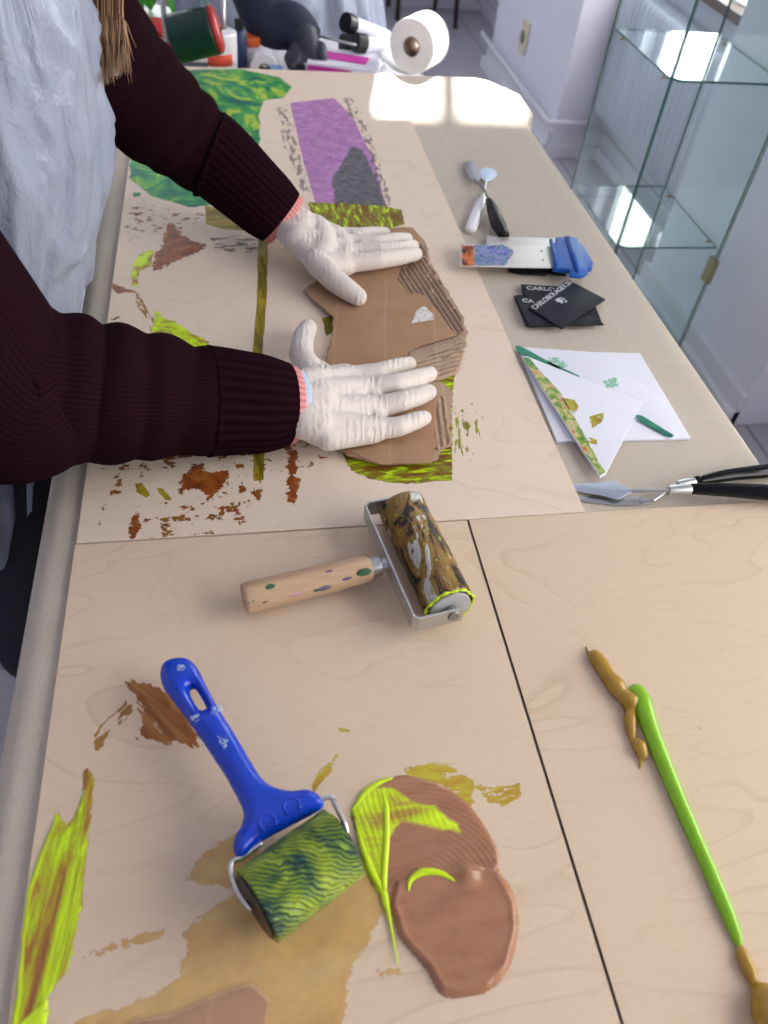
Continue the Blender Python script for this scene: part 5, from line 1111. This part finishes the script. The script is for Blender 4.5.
# pink and white leaflets
M_mg = plain('magenta_print', C(206, 60, 170), .5, var=.2, scale=60); lf = thing('leaflet_pack', 'pile of white and magenta leaflets by the dark glove', 'leaflet', (.28, 2.06, SZ))
Mq = Matrix.Rotation(-.35, 4, 'Z'); Mq.translation = Vector((.285, 2.055, SZ))
for i in range(9): curve_slab('leaflet', [sq(.17, .12)], .006, .001, M_paper, lf, Mq @ Matrix.Rotation((.06 * ((i * 3) % 5 - 2)), 4, 'Z'), z=.0065 * i)
curve_slab('magenta_cover', [sq(.11, .05)], .001, .0003, M_mg, lf, Mq, z=.0589, label='magenta printed cover')
MB().box((-.075, -.0690, .026), (.03, -.0665, .054), Mq).obj('magenta_side', M_mg, lf, label='magenta printed side')
MB().box((-.075, -.0705, .018), (-.035, -.0675, .0255), Mq).obj('cyan_tab', plain('cyan_print', C(60, 150, 230), .5), lf, label='cyan tab')
rl = MB().tube([PY(318, 36, 2.14), PY(356, 45, 2.08)], .005, 10, sq=(.5, 1)).obj('steel_ruler', M_steel, None, True); tag(rl, 'thin steel rod resting on the leaflets', 'ruler')
# two tubes with black caps
for nm, a, b, r_, lab in (('marker_tube', PY(345, 22, 2.16), PY(386, 38, 2.24), .021, 'white tube with black cap lying furthest back by the toilet roll'), ('marker_tube', PY(355, 42, 2.10), PY(389, 50, 2.13), .0205, 'white tube with black cap lying in front of a similar one')):
    d = (b - a).normalized(); k = thing(nm, lab, 'tube', ((a + b) / 2).to_tuple()); MB().tube([a, a + d * .028, a + d * .028], [r_ * 1.04, r_ * 1.04, r_], 28).obj('cap', M_black, k, True, bevel=.0015)
    MB().tube([a + d * .028, b], [r_ * .92, r_ * .92], 28).obj('body', M_paper if nm else M_white, k, True, bevel=.001)
dk = MB().box((.29, 2.13, SZ), (.385, 2.25, SZ + .06)).obj('black_pouch', plain('black_fabric', C(20, 18, 30), .8, var=.3), None, bevel=.016, segs=4); tag(dk, 'black fabric pouch under the toilet roll and tubes', 'pouch')
# kitchen roll
n0 = PY(411, 47, 2.02); axr = Vector((.62, .78, .0)).normalized(); kr = thing('toilet_roll', 'white toilet paper roll lying sunlit at the table end', 'paper roll', (n0.x, n0.y, SZ))
M_kp = plain('tissue_paper', C(232, 232, 234), .85, var=.03, bump=.3, bscale=160)
tapering(MB(), n0, axr, .059, .0215, .085, 56).obj('paper', M_kp, kr, True, bevel=.002)
tapering(MB(), n0 + axr * .0005, axr, .0212, .0195, .083, 40).obj('core', plain('cardboard_core', C(120, 104, 94), .8), kr, True)
V = []; sdv = axr.cross(Vector((0, 0, 1)))
for i in range(25):
    t = i / 24; th = R(200) + R(80) * t; rr_ = .0598 + .03 * (1 - t) ** 1.6
    for l in (0, .083): V.append(n0 + axr * l + (sdv * math.cos(th) + Vector((0, 0, 1)) * math.sin(th)) * rr_)
Fc = [(2 * i, 2 * i + 1, 2 * i + 3, 2 * i + 2) for i in range(24)]; o = obj('loose_sheet', V, Fc, M_kp, kr, True); o.modifiers.new('s', 'SOLIDIFY').thickness = .001
pk = MB(); 
pk_o = curve_slab('paper_packet', [[(.405, 1.99), (.475, 1.955), (.545, 1.985), (.50, 2.10), (.42, 2.10)]], .004, .001, M_paper, None, z=SZ + .0002); tag(pk_o, 'white paper packet under the toilet roll', 'packet')
# the second brayer, held by the far person
a, b = PY(172, 40, 1.86), PY(213, 30, 1.86); d = (b - a).normalized(); rr2 = .0455
gbz = thing('ink_roller', 'dark green roller with red end held by the dark gloved person', 'roller', ((a + b) / 2).to_tuple())
v, f, uv = tube_data([a + d * ((b - a).length * i / 20) for i in range(21)], rr2, 48, True, prof=lambda i, th: 1 + .02 * noise.noise(Vector((math.cos(th) * 3, math.sin(th) * 3, i * .4)))); obj('roller', v, f, plain('dark_green_ink', C(4, 46, 38), .3, var=.5, scale=40), gbz, True, 'dark green inked roller')
MB().tube([b, b + d * .008, b + d * .014], [rr2 * .98, rr2 * .98, rr2 * .8], 40).obj('end_cap', plain('red_end', C(176, 40, 44), .35), gbz, True, label='red end cap')
top = wr2 + Vector((.0, -.07, -.045)); mb = MB(); cb = b + d * .024; ca2 = a - d * .012
mb.tube([b, cb, cb + Vector((0, .01, .07)), (cb + ca2) / 2 + Vector((0, .02, .085)), ca2 + Vector((0, .01, .07)), ca2, a], .006, 10); mb.obj('wire_frame', M_steel, gbz, True, label='chrome frame')
MB().tube([(cb + ca2) / 2 + Vector((0, .02, .085)), top, top + Vector((0, .05, .03))], [.009, .014, .014], 16).obj('handle', M_black, gbz, True)
# plant with bright leaves
pt = PY(148, 2, 2.27); pt.x += .04; pl = thing('potted_plant', 'bright green leafy plant behind the red box', 'plant', (pt.x - .04, 2.31, SZ))
MB().tube([(pt.x - .04, 2.31, SZ), (pt.x - .04, 2.31, pt.z - .03)], [.045, .06], 30).obj('pot', M_white, pl, True, bevel=.003)
M_lf = plain('leaf_green', C(70, 168, 40), .45, var=.25, scale=20)
for i in range(16):
    an = 2.4 * i; L_ = .12 + .05 * random.random(); c0_ = Vector((pt.x - .04, 2.31, pt.z - .03)); dx = Vector((math.cos(an), math.sin(an), 0)); sd = Vector((-dx.y, dx.x, 0)); V = []; Fc = []
    for k in range(9):
        t = k / 8; p = c0_ + dx * (L_ * t) + Vector((0, 0, .09 * math.sin(t * 2.6) * (1 + .3 * (i % 3)) - .03 * t)); w = .026 * math.sin(math.pi * min(1, t * .95 + .03)) ** .8
        V += [p + sd * w + Vector((0, 0, .004)), p, p - sd * w + Vector((0, 0, .004))]
    for k in range(8): q = 3 * k; Fc += [(q, q + 1, q + 4, q + 3), (q + 1, q + 2, q + 5, q + 4)]
    o = obj('leaf', V, Fc, M_lf, pl, True); o.modifiers.new('s', 'SOLIDIFY').thickness = .001

# ------------------------------------------------------------------ LIGHT
w = bpy.data.worlds.new('world'); scene.world = w; w.use_nodes = True
bg = w.node_tree.nodes['Background']; bg.inputs[0].default_value = (.86, .92, 1.0, 1); bg.inputs[1].default_value = .56
sun = bpy.data.lights.new('sun', 'SUN'); sun.energy = 40; sun.angle = R(.6); sun.color = (1, .96, .9)
so_ = bpy.data.objects.new('sun', sun); COL.objects.link(so_); e = R(25); az = R(12)
tosun = Vector((math.sin(az) * math.cos(e), math.cos(az) * math.cos(e), math.sin(e))); so_.rotation_euler = tosun.to_track_quat('Z', 'Y').to_euler(); so_.location = (1, 4, 4)

# marks and fittings that belong to one part hang from that part
OWN = {'paint_dab': 'handle', 'paint_smudge': 'handle', 'moulded_swirl': 'handle', 'paint_film': 'blade', 'rivet': 'blade', 'heading': 'card_body', 'emblem': 'card_body', 'label_band': 'body',
       'paper_scrap': 'top_liner', 'painted_edge': 'sheet_body', 'paint_splash': 'sheet_body', 'end_cap': 'roller', 'paint_rim': 'roller', 'grip_ridge': 'grip', 'grip_lip': 'grip', 'top_grille': 'body', 'socket_well': 'plate', 'paint_strand': 'puddle_body', 'core': 'paper', 'iris': 'eye', 'magenta_side': 'magenta_cover'}
for o in list(scene.objects):
    want = OWN.get(o.name.split('.')[0])
    if want and o.parent is not None and o.parent.parent is None:
        sib = [q for q in o.parent.children if q.name.split('.')[0] == want]
        if sib:
            cen = lambda q: sum((Vector(c) for c in q.bound_box), Vector()) / 8
            o.parent = min(sib, key=lambda q: (cen(q) - cen(o)).length)
